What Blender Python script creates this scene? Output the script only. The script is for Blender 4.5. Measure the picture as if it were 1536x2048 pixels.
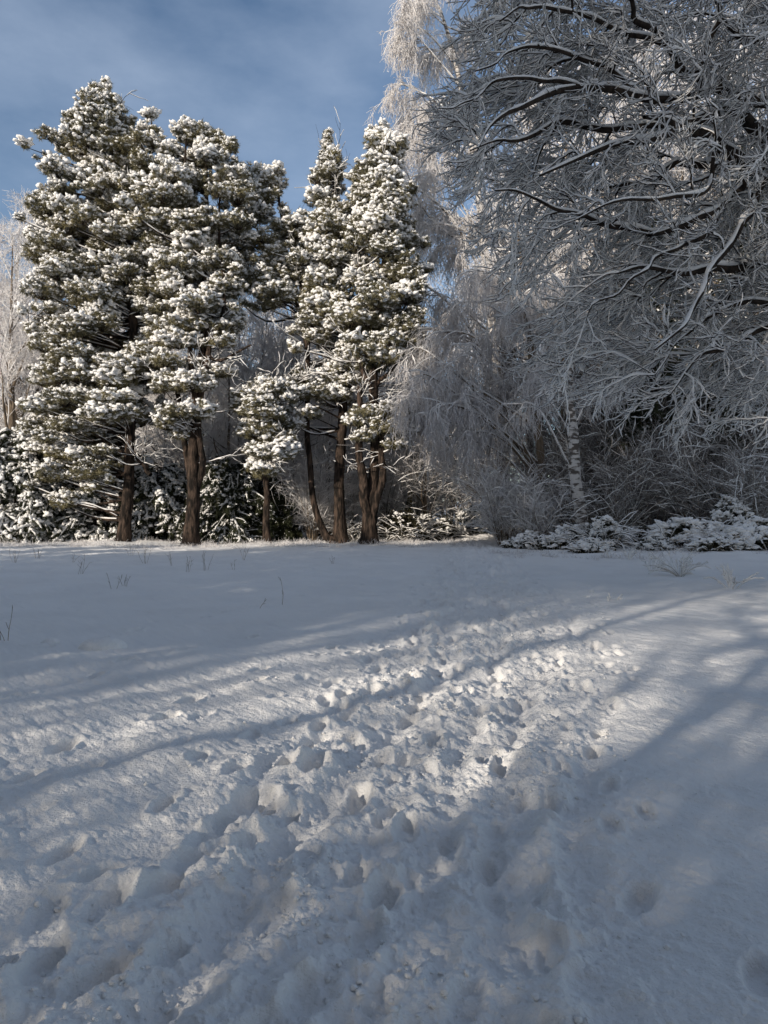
import bpy, math, random
import numpy as np

# ------------------------------------------------------------------ scene, camera, light
for o in list(bpy.data.objects):
    bpy.data.objects.remove(o)
scene = bpy.context.scene
COL = scene.collection
R = math.radians

FPX, CX, HY, CAMZ = 1365.3, 768.0, 1030.0, 1.6      # photo focal length, centre column, horizon row (1536 x 2048), eye height
cam_data = bpy.data.cameras.new('camera')
cam_data.sensor_fit = 'VERTICAL'
cam_data.sensor_height = 36.0
cam_data.lens = 24.0
cam_data.clip_end = 3000.0
cam = bpy.data.objects.new('camera', cam_data)
cam.location = (0, 0, CAMZ)
cam.rotation_euler = (R(90.25), 0, 0)
COL.objects.link(cam)
scene.camera = cam

SUN_EL, SUN_AZ = 18.0, 222.0                        # azimuth clockwise from +Y: behind the camera, to the left
world = bpy.data.worlds.new('World')
scene.world = world
world.use_nodes = True
wn, wl = world.node_tree.nodes, world.node_tree.links
wn.clear()
w_out = wn.new('ShaderNodeOutputWorld')
w_bg = wn.new('ShaderNodeBackground')
w_bg.inputs['Strength'].default_value = 0.128
sky = wn.new('ShaderNodeTexSky')
sky.sky_type = 'NISHITA'
sky.sun_disc = False
sky.sun_elevation = R(SUN_EL)
sky.sun_rotation = R(SUN_AZ)
sky.air_density = 1.0
sky.dust_density = 0.5
sky.ozone_density = 2.2
w_tc = wn.new('ShaderNodeTexCoord')
w_map = wn.new('ShaderNodeMapping')
w_map.inputs['Scale'].default_value = (1.3, 1.3, 3.0)
w_map.inputs['Rotation'].default_value = (0.2, 0.3, 0.5)
w_ns = wn.new('ShaderNodeTexNoise')
w_ns.inputs['Scale'].default_value = 2.0
w_ns.inputs['Detail'].default_value = 7
w_ns.inputs['Roughness'].default_value = 0.55
w_rmp = wn.new('ShaderNodeMapRange')
w_rmp.inputs['From Min'].default_value = 0.40
w_rmp.inputs['From Max'].default_value = 0.80
w_rmp.inputs['To Min'].default_value = 0.0
w_rmp.inputs['To Max'].default_value = 0.5
w_mix = wn.new('ShaderNodeMixRGB')
w_mix.inputs['Color2'].default_value = (4.4, 5.2, 6.5, 1)
wl.new(w_tc.outputs['Generated'], w_map.inputs['Vector'])
wl.new(w_map.outputs['Vector'], w_ns.inputs['Vector'])
wl.new(w_ns.outputs['Fac'], w_rmp.inputs['Value'])
wl.new(w_rmp.outputs['Result'], w_mix.inputs['Fac'])
wl.new(sky.outputs['Color'], w_mix.inputs['Color1'])
# pale haze added in the unseen sky behind the camera for less blue shade
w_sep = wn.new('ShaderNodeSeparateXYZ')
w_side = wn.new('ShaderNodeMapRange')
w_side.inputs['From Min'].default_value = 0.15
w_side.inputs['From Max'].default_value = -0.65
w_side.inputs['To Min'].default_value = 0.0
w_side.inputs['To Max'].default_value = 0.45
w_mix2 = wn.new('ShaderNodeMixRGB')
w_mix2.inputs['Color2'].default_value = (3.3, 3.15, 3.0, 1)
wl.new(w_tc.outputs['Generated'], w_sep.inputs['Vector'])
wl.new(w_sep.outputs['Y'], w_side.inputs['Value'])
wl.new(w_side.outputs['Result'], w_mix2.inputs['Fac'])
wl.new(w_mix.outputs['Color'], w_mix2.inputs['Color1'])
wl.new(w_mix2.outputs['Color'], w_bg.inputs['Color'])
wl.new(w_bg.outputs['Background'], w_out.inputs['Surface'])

sun_data = bpy.data.lights.new('sun', 'SUN')
sun_data.energy = 4.2
sun_data.angle = R(0.7)
sun_data.color = (1.0, 0.90, 0.77)
sun = bpy.data.objects.new('sun', sun_data)
sun.rotation_euler = (R(90 - SUN_EL), 0, R(-SUN_AZ + 180.0))
COL.objects.link(sun)

scene.view_settings.view_transform = 'Standard'
scene.view_settings.look = 'None'
scene.view_settings.exposure = 0.12
scene.view_settings.gamma = 1.0
scene.view_settings.use_curve_mapping = False
scene.cycles.max_bounces = 5
scene.cycles.diffuse_bounces = 3
scene.cycles.glossy_bounces = 1
scene.cycles.transmission_bounces = 1
scene.cycles.use_denoising = True

# ------------------------------------------------------------------ helpers: noise, meshes, things
def rng_of(seed):
    return np.random.default_rng(seed)

_PERM = rng_of(7).permutation(4096)
_VAL = rng_of(8).random(4096)
def vnoise(x, y, seed=0):
    xi = np.floor(x).astype(np.int64); yi = np.floor(y).astype(np.int64)
    fx = x - xi; fy = y - yi
    fx = fx * fx * fx * (fx * (fx * 6 - 15) + 10); fy = fy * fy * fy * (fy * (fy * 6 - 15) + 10)
    def h(a, b):
        return _VAL[_PERM[(_PERM[(a + seed * 131) & 4095] + b) & 4095]]
    a = h(xi, yi); b = h(xi + 1, yi); c = h(xi, yi + 1); d = h(xi + 1, yi + 1)
    return (a + (b - a) * fx) * (1 - fy) + (c + (d - c) * fx) * fy
def fbm(x, y, octaves=4, seed=0, gain=0.5):
    s = 0; amp = 1.0; tot = 0
    for i in range(octaves):
        ca, sa = math.cos(0.6 * i), math.sin(0.6 * i)
        s = s + amp * (vnoise(x * ca - y * sa, x * sa + y * ca, seed + i) - 0.5)
        tot += amp; amp *= gain
        x = x * 2.03 + 11.7; y = y * 2.03 + 5.3
    return s / tot * 2

def smooth(a, b, x):
    t = np.clip((x - a) / (b - a), 0, 1)
    return t * t * (3 - 2 * t)

def px(x, y, d):
    """a point of the place seen at photo pixel x, y at distance d along the view"""
    return np.array([(x - CX) / FPX * d, d, CAMZ + (HY - y) / FPX * d])

class Shape:
    def __init__(self):
        self.v = []; self.t = []; self.q = []; self.n = 0
    def add(self, V, F):
        V = np.asarray(V, dtype=np.float32).reshape(-1, 3); F = np.asarray(F, dtype=np.int64)
        if len(V) == 0 or len(F) == 0:
            return
        self.v.append(V)
        (self.t if F.shape[1] == 3 else self.q).append(F + self.n)
        self.n += len(V)

def build(name, shp, mat, parent=None, smooth_shade=True):
    me = bpy.data.meshes.new(name)
    V = np.concatenate(shp.v).astype(np.float32)
    if parent is not None:
        V = V - np.array(ROOT_LOC.get(parent.name, (0, 0, 0)), dtype=np.float32)
    loops, starts = [], []
    off = 0
    for arr, k in ((shp.t, 3), (shp.q, 4)):
        if arr:
            F = np.concatenate(arr)
            loops.append(F.ravel()); starts.append(off + np.arange(len(F)) * k); off += F.size
    loops = np.concatenate(loops).astype(np.int32); starts = np.concatenate(starts).astype(np.int32)
    me.vertices.add(len(V)); me.vertices.foreach_set('co', V.ravel())
    me.loops.add(len(loops)); me.loops.foreach_set('vertex_index', loops)
    me.polygons.add(len(starts)); me.polygons.foreach_set('loop_start', starts)
    if smooth_shade:
        me.polygons.foreach_set('use_smooth', np.ones(len(starts), dtype=bool))
    me.update(calc_edges=True)
    me.materials.append(mat)
    o = bpy.data.objects.new(name, me)
    COL.objects.link(o)
    if parent is not None:
        o.parent = parent
    return o

ROOT_LOC = {}
def thing(name, label, cat, loc, group=None):
    o = bpy.data.objects.new(name, None)
    o.empty_display_size = 0.3
    COL.objects.link(o)
    o.location = [float(c) for c in loc]
    ROOT_LOC[o.name] = tuple(float(c) for c in loc)
    o['label'] = label; o['category'] = cat
    if group: o['group'] = group
    return o

def copy_thing(root, label, loc, rotz=0.0, scale=1.0, group=None):
    c = root.copy(); COL.objects.link(c)
    c.location = [float(v) for v in loc]
    c.rotation_euler = (0, 0, rotz)
    c.scale = (scale, scale, scale) if np.isscalar(scale) else scale
    c['label'] = label
    if group: c['group'] = group
    for ch in list(root.children):
        k = ch.copy(); COL.objects.link(k); k.parent = c
        for g in list(ch.children):
            m = g.copy(); COL.objects.link(m); m.parent = k
    return c

def norm(v):
    return v / np.maximum(np.linalg.norm(v, axis=-1, keepdims=True), 1e-9)

def spline(P, n):
    """Catmull-Rom through control rows P (any columns), n points"""
    P = np.asarray(P, float)
    if len(P) == 2:
        t = np.linspace(0, 1, n)[:, None]
        return P[0] * (1 - t) + P[1] * t
    Q = np.vstack([2 * P[0] - P[1], P, 2 * P[-1] - P[-2]])
    t = np.linspace(0, len(P) - 1, n); i = np.minimum(t.astype(int), len(P) - 2); f = (t - i)[:, None]
    a, b, c, d = Q[i], Q[i + 1], Q[i + 2], Q[i + 3]
    return 0.5 * (2 * b + (c - a) * f + (2 * a - 5 * b + 4 * c - d) * f * f + (3 * b - 3 * c + d - a) * f ** 3)

def tube(shp, pts, rad, k=4, cap=False, squash=1.0, rough=0.0, rng=None):
    """tubes along many polylines: pts (N, S, 3), rad (N, S)"""
    pts = np.asarray(pts, float); rad = np.asarray(rad, float)
    if pts.ndim == 2:
        pts = pts[None]; rad = rad[None]
    N, S, _ = pts.shape
    if N == 0: return
    tan = np.gradient(pts, axis=1); tan = norm(tan)
    mean = np.abs(norm(pts[:, -1] - pts[:, 0]))
    ref = np.zeros((N, 3)); ref[np.arange(N), np.argmin(mean, axis=1)] = 1
    if squash != 1.0:
        ref[:] = (0, 0, 1); steep = mean[:, 2] > 0.93; ref[steep] = (1, 0, 0)
    u = norm(np.cross(tan, ref[:, None, :])); w = np.cross(u, tan)
    a = np.arange(k) * 2 * np.pi / k
    r = rad[..., None]
    if rough and rng is not None:
        r = r * (1 + rng.normal(0, rough, (N, S, k)))
    else:
        r = np.repeat(r, k, axis=2)
    V = pts[:, :, None, :] + r[..., None] * (np.cos(a)[None, None, :, None] * u[:, :, None, :] + squash * np.sin(a)[None, None, :, None] * w[:, :, None, :])
    idx = np.arange(N * S * k).reshape(N, S, k)
    nx = np.roll(idx, -1, axis=2)
    F = np.stack([idx[:, :-1], nx[:, :-1], nx[:, 1:], idx[:, 1:]], axis=-1).reshape(-1, 4)
    shp.add(V.reshape(-1, 3), F)

def snow_on(shp, pts, rad, thick, rng, k=5, cover=1.0, lumpy=0.25):
    """a ridge of snow lying along the upper side of every branch"""
    pts = np.asarray(pts, float); rad = np.asarray(rad, float)
    if pts.ndim == 2:
        pts = pts[None]; rad = rad[None]
    if len(pts) == 0: return
    tan = norm(np.gradient(pts, axis=1))
    hor = np.sqrt(np.clip(1 - tan[..., 2] ** 2, 0, 1))
    s = thick * (0.35 + 0.65 * hor) * (1 + lumpy * rng.normal(0, 1, rad.shape))
    s = np.clip(s, 0.15 * thick, None)
    s = s + 0.35 * np.minimum(rad, 0.12)
    s[:, 0] *= 0.6; s[:, -1] *= 0.45
    c = pts.copy(); c[..., 2] += rad * 0.9 + s * 0.55 * hor
    if cover < 1:
        keep = rng.random(len(pts)) < cover
        c, s = c[keep], s[keep]
    tube(shp, c, s, k=k, squash=0.82)

def grow(p, d, L, S, wander, trop, rng):
    """many branches at once: start p, direction d, length L; trop pulls z each step"""
    p = np.array(p, float); d = norm(np.array(d, float)); N = len(p)
    out = [p.copy()]; step = (np.asarray(L) / S)[:, None]
    for i in range(S):
        d = d + rng.normal(0, wander, (N, 3)); d[:, 2] += trop if np.isscalar(trop) else trop(i / S)
        d = norm(d); p = p + d * step; out.append(p.copy())
    return np.stack(out, 1)

def spawn(pts, rad, n, t0, t1, a0, a1, rng, flat=1.0):
    """n child starts on every parent: positions, directions, parent radius there, t"""
    N, S, _ = pts.shape
    t = (t0 + (t1 - t0) * (np.arange(n)[None, :] + rng.random((N, n))) / n)
    f = t * (S - 1); i = np.minimum(f.astype(int), S - 2); f = (f - i)[..., None]
    rows = np.arange(N)[:, None]
    A, B = pts[rows, i], pts[rows, i + 1]
    pos = A * (1 - f) + B * f
    tan = norm(B - A)
    rr = rad[rows, i] * (1 - f[..., 0]) + rad[rows, i + 1] * f[..., 0]
    q = rng.normal(0, 1, (N, n, 3)); q[..., 2] *= flat
    q = norm(q - tan * (q * tan).sum(-1, keepdims=True))
    ang = rng.uniform(a0, a1, (N, n))[..., None]
    d = tan * np.cos(ang) + q * np.sin(ang)
    return pos.reshape(-1, 3), d.reshape(-1, 3), rr.ravel(), t.ravel()

def taper(r0, r1, S):
    t = np.linspace(0, 1, S + 1)[None, :]
    return np.asarray(r0)[:, None] * (1 - t) + np.asarray(r1)[:, None] * t

def ico(level=1):
    import bmesh
    bm = bmesh.new(); bmesh.ops.create_icosphere(bm, subdivisions=level, radius=1.0)
    V = np.array([v.co[:] for v in bm.verts]); F = np.array([[v.index for v in f.verts] for f in bm.faces])
    bm.free(); return V, F
ICO1 = ico(1); ICO2 = ico(2); ICO3 = ico(3)

def scatter(shp, variants, pos, yaw, tilt, scale, rng):
    """place copies of small mesh variants: yaw about z, then a random tilt; scale (n,) or (n,3)"""
    n = len(pos)
    if n == 0: return
    which = rng.integers(0, len(variants), n)
    scale = np.asarray(scale, float)
    if scale.ndim == 1: scale = np.repeat(scale[:, None], 3, axis=1)
    for j, (V, F) in enumerate(variants):
        m = which == j; k = int(m.sum())
        if not k: continue
        c, s = np.cos(yaw[m]), np.sin(yaw[m])
        X = V[None] * scale[m][:, None, :]
        az = rng.uniform(0, 2 * np.pi, k); ca, sa = np.cos(az), np.sin(az); ct, st = np.cos(tilt[m]), np.sin(tilt[m])
        x = X[..., 0] * c[:, None] - X[..., 1] * s[:, None]; y = X[..., 0] * s[:, None] + X[..., 1] * c[:, None]; z = X[..., 2]
        u = x * ca[:, None] + y * sa[:, None]; w = -x * sa[:, None] + y * ca[:, None]
        u2 = u * ct[:, None] + z * st[:, None]; z2 = -u * st[:, None] + z * ct[:, None]
        x = u2 * ca[:, None] - w * sa[:, None]; y = u2 * sa[:, None] + w * ca[:, None]
        P = np.stack([x, y, z2], -1) + pos[m][:, None, :]
        Fk = F[None] + (np.arange(k) * len(V))[:, None, None]
        shp.add(P.reshape(-1, 3), Fk.reshape(-1, F.shape[1]))

# ------------------------------------------------------------------ materials
def material(name, base, rough=0.9, noise=None, bump=None, spec=0.2, c2=None, scale=6.0, lo=0.35, hi=0.65, stretch=None, translucent=0.0):
    m = bpy.data.materials.new(name); m.use_nodes = True
    N, L = m.node_tree.nodes, m.node_tree.links
    b = N['Principled BSDF']
    b.inputs['Base Color'].default_value = (*base, 1)
    b.inputs['Roughness'].default_value = rough
    b.inputs['Specular IOR Level'].default_value = spec
    tc = N.new('ShaderNodeTexCoord'); mp = N.new('ShaderNodeMapping')
    if stretch: mp.inputs['Scale'].default_value = stretch
    L.new(tc.outputs['Object'], mp.inputs['Vector'])
    if c2 is not None:
        n = N.new('ShaderNodeTexNoise'); n.inputs['Scale'].default_value = scale; n.inputs['Detail'].default_value = 5
        r = N.new('ShaderNodeValToRGB')
        r.color_ramp.elements[0].position = lo; r.color_ramp.elements[0].color = (*base, 1)
        r.color_ramp.elements[1].position = hi; r.color_ramp.elements[1].color = (*c2, 1)
        L.new(mp.outputs['Vector'], n.inputs['Vector']); L.new(n.outputs['Fac'], r.inputs['Fac']); L.new(r.outputs['Color'], b.inputs['Base Color'])
    if bump:
        bs, bd = bump
        n2 = N.new('ShaderNodeTexNoise'); n2.inputs['Scale'].default_value = bs; n2.inputs['Detail'].default_value = 6
        n2.inputs['Roughness'].default_value = 0.6
        bp = N.new('ShaderNodeBump'); bp.inputs['Distance'].default_value = bd; bp.inputs['Strength'].default_value = 1.0
        L.new(mp.outputs['Vector'], n2.inputs['Vector']); L.new(n2.outputs['Fac'], bp.inputs['Height']); L.new(bp.outputs['Normal'], b.inputs['Normal'])
    return m

M_GROUND = material('snow_cover', (0.85, 0.835, 0.815), 0.75, c2=(0.90, 0.885, 0.865), scale=0.7, bump=(60.0, 0.016), spec=0.25)
M_SNOW = material('fresh_snow', (0.87, 0.85, 0.83), 0.8, c2=(0.92, 0.91, 0.89), scale=4.0, bump=(22.0, 0.03), spec=0.1)
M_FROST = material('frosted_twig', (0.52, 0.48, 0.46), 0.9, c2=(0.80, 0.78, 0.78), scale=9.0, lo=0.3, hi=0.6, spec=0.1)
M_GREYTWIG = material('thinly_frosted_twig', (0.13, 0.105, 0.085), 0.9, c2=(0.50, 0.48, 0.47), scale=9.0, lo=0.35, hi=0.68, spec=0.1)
M_BIRCHTWIG = material('frosted_birch_twig', (0.62, 0.57, 0.55), 0.9, c2=(0.88, 0.86, 0.85), scale=7.0, lo=0.3, hi=0.62, spec=0.1)
M_PINEBARK = material('pine_bark', (0.014, 0.011, 0.009), 0.95, c2=(0.095, 0.066, 0.050), scale=6.0, stretch=(1, 1, 0.25), lo=0.42, hi=0.66, bump=(14.0, 0.10))
M_OAKBARK = material('wet_dark_bark', (0.018, 0.014, 0.012), 0.9, c2=(0.055, 0.040, 0.030), scale=8.0, stretch=(1, 1, 0.4), bump=(22.0, 0.03))
M_GREYBARK = material('grey_brown_bark', (0.09, 0.070, 0.052), 0.95, c2=(0.23, 0.18, 0.13), scale=5.0, stretch=(1, 1, 0.3), bump=(14.0, 0.03))
M_MOSSBARK = material('mossy_bark', (0.06, 0.055, 0.025), 0.95, c2=(0.16, 0.13, 0.05), scale=4.0, bump=(14.0, 0.03))
M_BIRCHBARK = material('birch_bark', (0.10, 0.085, 0.075), 0.8, c2=(0.55, 0.52, 0.49), scale=3.2, stretch=(0.8, 0.8, 2.0), lo=0.42, hi=0.52, bump=(18.0, 0.02))
M_NEEDLE = material('pine_needles', (0.115, 0.110, 0.070), 0.7, c2=(0.27, 0.235, 0.125), scale=0.55, lo=0.35, hi=0.7, spec=0.2)
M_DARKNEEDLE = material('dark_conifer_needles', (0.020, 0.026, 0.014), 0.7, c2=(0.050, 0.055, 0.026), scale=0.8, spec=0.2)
M_LEAF = material('evergreen_leaf', (0.022, 0.025, 0.014), 0.6, c2=(0.06, 0.05, 0.026), scale=3.0, spec=0.3)
M_DRYGRASS = material('dry_stalk', (0.22, 0.17, 0.12), 0.9, c2=(0.42, 0.36, 0.29), scale=8.0)

# ------------------------------------------------------------------ the ground
PATH = np.array([(-0.5, 0.0), (-0.25, 2.2), (0.35, 4.8), (1.25, 8.0), (1.9, 12.5), (2.7, 19.0), (3.8, 28.0), (5.2, 40.0), (6.2, 55.0)])
def path_x(y):
    return np.interp(y, PATH[:, 1], PATH[:, 0])

def base_z(x, y):
    """broad lie of the land"""
    x = np.asarray(x, float); y = np.asarray(y, float)
    z = 0.10 * fbm(x * 0.11, y * 0.11, 2, 40)
    z = z + 1.3 * smooth(2.5, 11.0, x - 0.06 * (y - 42)) * smooth(38, 50, y)
    z = z + 0.35 * smooth(7.0, 14.0, x) * smooth(20, 30, y)
    z = z + 2.5 * smooth(52, 95, y)
    z = z + 0.22 * np.clip(fbm(x * 0.35, y * 0.5, 3, 44), 0, 1) * smooth(32, 39, y)
    return z

def gz(x, y):
    return float(base_z(np.array([x]), np.array([y]))[0])

def terrain():
    r1 = np.geomspace(1.6, 48.0, 1180)
    r = np.concatenate([[0.0, 0.5, 1.0], r1, np.geomspace(50, 400, 40), [700, 1500]])
    front = np.linspace(-36, 36, 900)
    a = np.concatenate([np.linspace(-180, -37, 60)[:-1], front, np.linspace(37, 180, 60)[1:]])
    A, RR = np.meshgrid(np.radians(a), r, indexing='xy')
    X = RR * np.sin(A); Y = RR * np.cos(A)
    x = X.ravel(); y = Y.ravel()
    z = base_z(x, y)
    near = smooth(70, 40, np.hypot(x, y))
    # wind-laid undulation over tussocks
    tus = fbm(x * 0.9, y * 0.9, 3, 3)
    z = z + near * (0.065 * tus + 0.045 * np.clip(fbm(x * 2.2 + 3, y * 2.2, 2, 9), 0, 1))
    # trampled band
    off = x - path_x(y)
    wid = np.interp(y, [0, 3, 5, 8, 15, 30], [1.15, 1.2, 1.3, 1.5, 1.6, 1.5])
    m = smooth(1.3, 0.5, np.abs(off + 0.12 * fbm(x, y, 2, 77)) / wid) * smooth(60, 30, y) * near
    lump = fbm(x * 4.4, y * 4.4, 4, 21, 0.6)
    ridge = 1 - np.abs(fbm(x * 5.5, y * 5.5, 3, 31, 0.55)) * 2
    z = z + m * (0.054 * lump + 0.022 * ridge - 0.035)
    crumb = np.clip(fbm(x * 20, y * 20, 3, 51, 0.65) - 0.08, 0, 1)
    fine = np.clip(fbm(x * 46, y * 46, 2, 57, 0.6) - 0.1, 0, 1)
    z = z + (0.22 + 0.78 * m) * (0.020 * crumb * smooth(26, 12, y) + 0.009 * fine * smooth(12, 6, y))
    z = z + 0.006 * fbm(x * 30, y * 30, 2, 61) * smooth(14, 7, np.hypot(x, y))
    # fine wind texture, stretched across the light
    u = x * 0.74 - y * 0.67; w = x * 0.67 + y * 0.74
    z = z + near * (1 - 0.6 * m) * 0.014 * fbm(u * 4, w * 14, 3, 91)
    far = smooth(7, 16, y) * smooth(55, 40, y)
    z = z + m * far * 0.075 * fbm(x * 2.3, y * 1.6, 3, 23, 0.6)
    for i, (o0, wd, dp) in enumerate([(-0.72, 0.10, .05), (-0.35, 0.12, .055), (0.12, 0.10, .05), (0.45, 0.12, .05), (0.85, 0.09, .04)]):
        g = off - o0 * wid - 0.10 * np.sin(y * 0.9 + i * 2.1) - 0.05 * fbm(x * 2 + i, y * 2, 2, 120 + i)
        z = z - dp * np.exp(-(g / wd) ** 2) * smooth(0.36, 0.6, vnoise(y * 0.7 + i * 9, y * 0 + i, 130)) * near
        z = z + 0.5 * dp * np.exp(-((np.abs(g) - 1.7 * wd) / (0.6 * wd)) ** 2) * vnoise(x * 7, y * 7, 140 + i) * near * m
    # footprints
    rg = rng_of(5)
    prints = []
    def walker(off0, y0, y1, step, side, wob, depth, size, heading=0.0, start_x=None):
        yy = y0; k = 0
        while yy < y1:
            cx = (path_x(yy) + off0 + 0.12 * math.sin(yy * 1.1 + off0 * 9)) if start_x is None else start_x + heading * (yy - y0)
            cx += side * (1 if k % 2 else -1) + rg.normal(0, wob)
            nxt = (path_x(yy + 0.5) - path_x(yy)) / 0.5 if start_x is None else heading
            prints.append((cx, yy + rg.normal(0, wob), math.atan(nxt) + rg.normal(0, 0.2), depth * rg.uniform(0.7, 1.2), size * rg.uniform(0.85, 1.15)))
            yy += step * rg.uniform(0.85, 1.15) / math.sqrt(1 + nxt * nxt); k += 1
    for o in (-1.3, -1.0, -0.86, -0.76, -0.6, -0.42, -0.27, -0.1, 0.08, 0.24, 0.4, 0.56, 0.72, 0.95, 1.25):
        walker(o + rg.normal(0, 0.05), 1.7 + rg.uniform(0, 0.6), 34 + rg.uniform(-6, 8), rg.uniform(0.5, 0.72), rg.uniform(0.05, 0.10), 0.07, rg.uniform(0.032, 0.062), rg.uniform(0.62, 0.92))
    walker(0, 1.9, 4.6, 0.62, 0.10, 0.04, 0.06, .75, 0.33, -1.55)
    walker(0, 2.4, 9.0, 0.66, 0.10, 0.06, 0.06, .7, 0.42, -3.1)
    walker(0, 3.8, 9.5, 0.7, 0.10, 0.08, 0.055, .7, 0.45, -4.4)
    walker(0, 6.0, 16.0, 0.7, 0.1, 0.06, 0.04, 0.75, 0.25, 2.2)
    walker(0, 3.0, 12.0, 0.66, 0.1, 0.08, 0.035, 0.7, 0.40, -2.3)
    walker(0, 5.0, 18.0, 0.7, 0.1, 0.08, 0.04, 0.7, 0.45, -5.6)
    walker(0, 5.2, 15.0, 0.62, 0.05, 0.05, 0.05, 0.6, 0.30, 1.7)
    rr = np.hypot(x, y)
    order = np.argsort(rr, kind='stable'); rs = rr[order]
    for (cx, cy, hd, dep, sz) in prints:
        rc = math.hypot(cx, cy)
        lo, hi = np.searchsorted(rs, [rc - 0.5, rc + 0.5])
        ids = order[lo:hi]
        dx, dy = x[ids] - cx, y[ids] - cy
        near_ids = (np.abs(dx) < 0.5) & (np.abs(dy) < 0.5)
        ids = ids[near_ids]; dx = dx[near_ids]; dy = dy[near_ids]
        c, s = math.cos(hd), math.sin(hd)
        lx = (dx * c - dy * s) / (0.072 * sz); ly = (dx * s + dy * c) / (0.165 * sz)
        q = np.sqrt(lx * lx + ly * ly) * (1 + 0.16 * fbm(x[ids] * 14, y[ids] * 14, 2, 15))
        hole = -dep * smooth(1.26, 0.64, q) * (0.9 + 0.25 * np.clip(ly, -1, 1))
        rim = 0.24 * dep * np.exp(-((q - 1.5) / 0.32) ** 2) * (0.6 + 0.9 * vnoise(x[ids] * 19, y[ids] * 19, 5))
        z[ids] += hole + rim
    V = np.stack([x, y, z], -1)
    nr, na = len(r), len(a)
    idx = np.arange(nr * na).reshape(nr, na)
    F = np.stack([idx[:-1, :-1], idx[1:, :-1], idx[1:, 1:], idx[:-1, 1:]], -1).reshape(-1, 4)[:, ::-1]
    s = Shape(); s.add(V, F)
    o = build('snow_ground', s, M_GROUND)
    o['kind'] = 'structure'
    return o
terrain_obj = terrain()

def snow_crumbs():
    """loose crumbs of snow kicked out of the prints"""
    rg = rng_of(66)
    n = 7000
    y = 1.9 + 13 * rg.random(n) ** 1.5
    x = path_x(y) + rg.normal(0, 0.62, n)
    keep = vnoise(x * 2.2, y * 2.2, 12) > 0.48
    x, y = x[keep], y[keep]
    me = terrain_obj.data
    co = np.empty(len(me.vertices) * 3, dtype=np.float32); me.vertices.foreach_get('co', co); co = co.reshape(-1, 3)
    # height by nearest sample on a fine grid
    sel = (np.abs(co[:, 0]) < 8) & (co[:, 1] > 1) & (co[:, 1] < 17); co = co[sel]
    g = 0.02
    key = (np.floor((co[:, 0] + 8) / g).astype(np.int64)) * 1000 + np.floor(co[:, 1] / g).astype(np.int64)
    order = np.argsort(key); ks = key[order]
    kk = (np.floor((x + 8) / g).astype(np.int64)) * 1000 + np.floor(y / g).astype(np.int64)
    j = np.searchsorted(ks, kk); ok = (j < len(ks)); ok[ok] = ks[j[ok]] == kk[ok]
    x, y, z = x[ok], y[ok], co[order[j[ok]], 2]
    n = len(x)
    s = Shape()
    sc = 0.003 + 0.013 * rg.random(n) ** 4 + 0.0005 * y
    V = [(v * np.array([1, 1, 0.8]), f) for v, f in blob_variants(8, 9, 0.9, 0.2)]
    scatter(s, V, np.stack([x, y, z + sc * 0.2], -1), rg.uniform(0, 6.28, n), rg.uniform(0, 1, n), sc, rg)
    o = build('snow_crumbs', s, M_SNOW)
    o['kind'] = 'stuff'; o['label'] = 'loose crumbs of snow scattered over the trodden path'; o['category'] = 'snow'

# ------------------------------------------------------------------ foliage pieces
def tuft_variants(n, blades, length, width, seed, up=0.35):
    out = []
    rg = rng_of(seed)
    for i in range(n):
        d = norm(rg.normal(0, 1, (blades, 3)) + np.array([0, 0, up]))
        L = length * rg.uniform(0.6, 1.1, (blades, 1))
        side = norm(np.cross(d, rg.normal(0, 1, (blades, 3))))
        b = d * 0.02
        V = np.stack([b - side * width * 0.5, b + side * width * 0.5, d * L], 1).reshape(-1, 3)
        out.append((V, np.arange(blades * 3).reshape(-1, 3)))
    return out

def blob_variants(n, seed, flat=0.62, amp=0.22, base=ICO1):
    out = []
    rg = rng_of(seed)
    for i in range(n):
        V = base[0].copy()
        V = V * (1 + amp * rg.normal(0, 1, (len(V), 1)))
        V[:, 2] = np.where(V[:, 2] < 0, V[:, 2] * 0.45, V[:, 2]) * flat
        out.append((V, base[1]))
    return out

snow_crumbs()
TUFTS = tuft_variants(10, 36, 0.25, 0.027, 1)
TUFTS_DARK = tuft_variants(8, 26, 0.24, 0.03, 2, up=-0.1)
def clump_variants(n, seed):
    """a knuckly clump of snow caught in a shoot: a few short fingers pointing up and out"""
    out = []
    rg = rng_of(seed)
    for i in range(n):
        Vs, Fs = [], []
        for j in range(rg.integers(3, 6)):
            V = ICO1[0] * (1 + 0.16 * rg.normal(0, 1, (len(ICO1[0]), 1)))
            d = norm(rg.normal(0, 1, 3) + np.array([0, 0, 0.7]))
            st = rg.uniform(0.9, 1.9)
            V = V * rg.uniform(0.38, 0.62)
            V = V + d * (V @ d)[:, None] * (st - 1) + d * rg.uniform(0.35, 0.85)
            V[:, 2] = np.where(V[:, 2] < 0, V[:, 2] * 0.4, V[:, 2] * 0.85)
            Vs.append(V); Fs.append(ICO1[1] + j * len(ICO1[0]))
        out.append((np.concatenate(Vs), np.concatenate(Fs)))
    return out
BLOBS = clump_variants(16, 3)
BLOBS2 = blob_variants(10, 4, 0.6, 0.12, ICO2)

def limb_curve(a, b, n=8, sag=0.12, rng=None, wob=0.05):
    L = np.linalg.norm(b - a)
    m = (a + b) / 2 + np.array([0, 0, -sag * L])
    if rng is not None: m = m + rng.normal(0, wob * L, 3)
    return spline([a, m, b], n)

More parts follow.
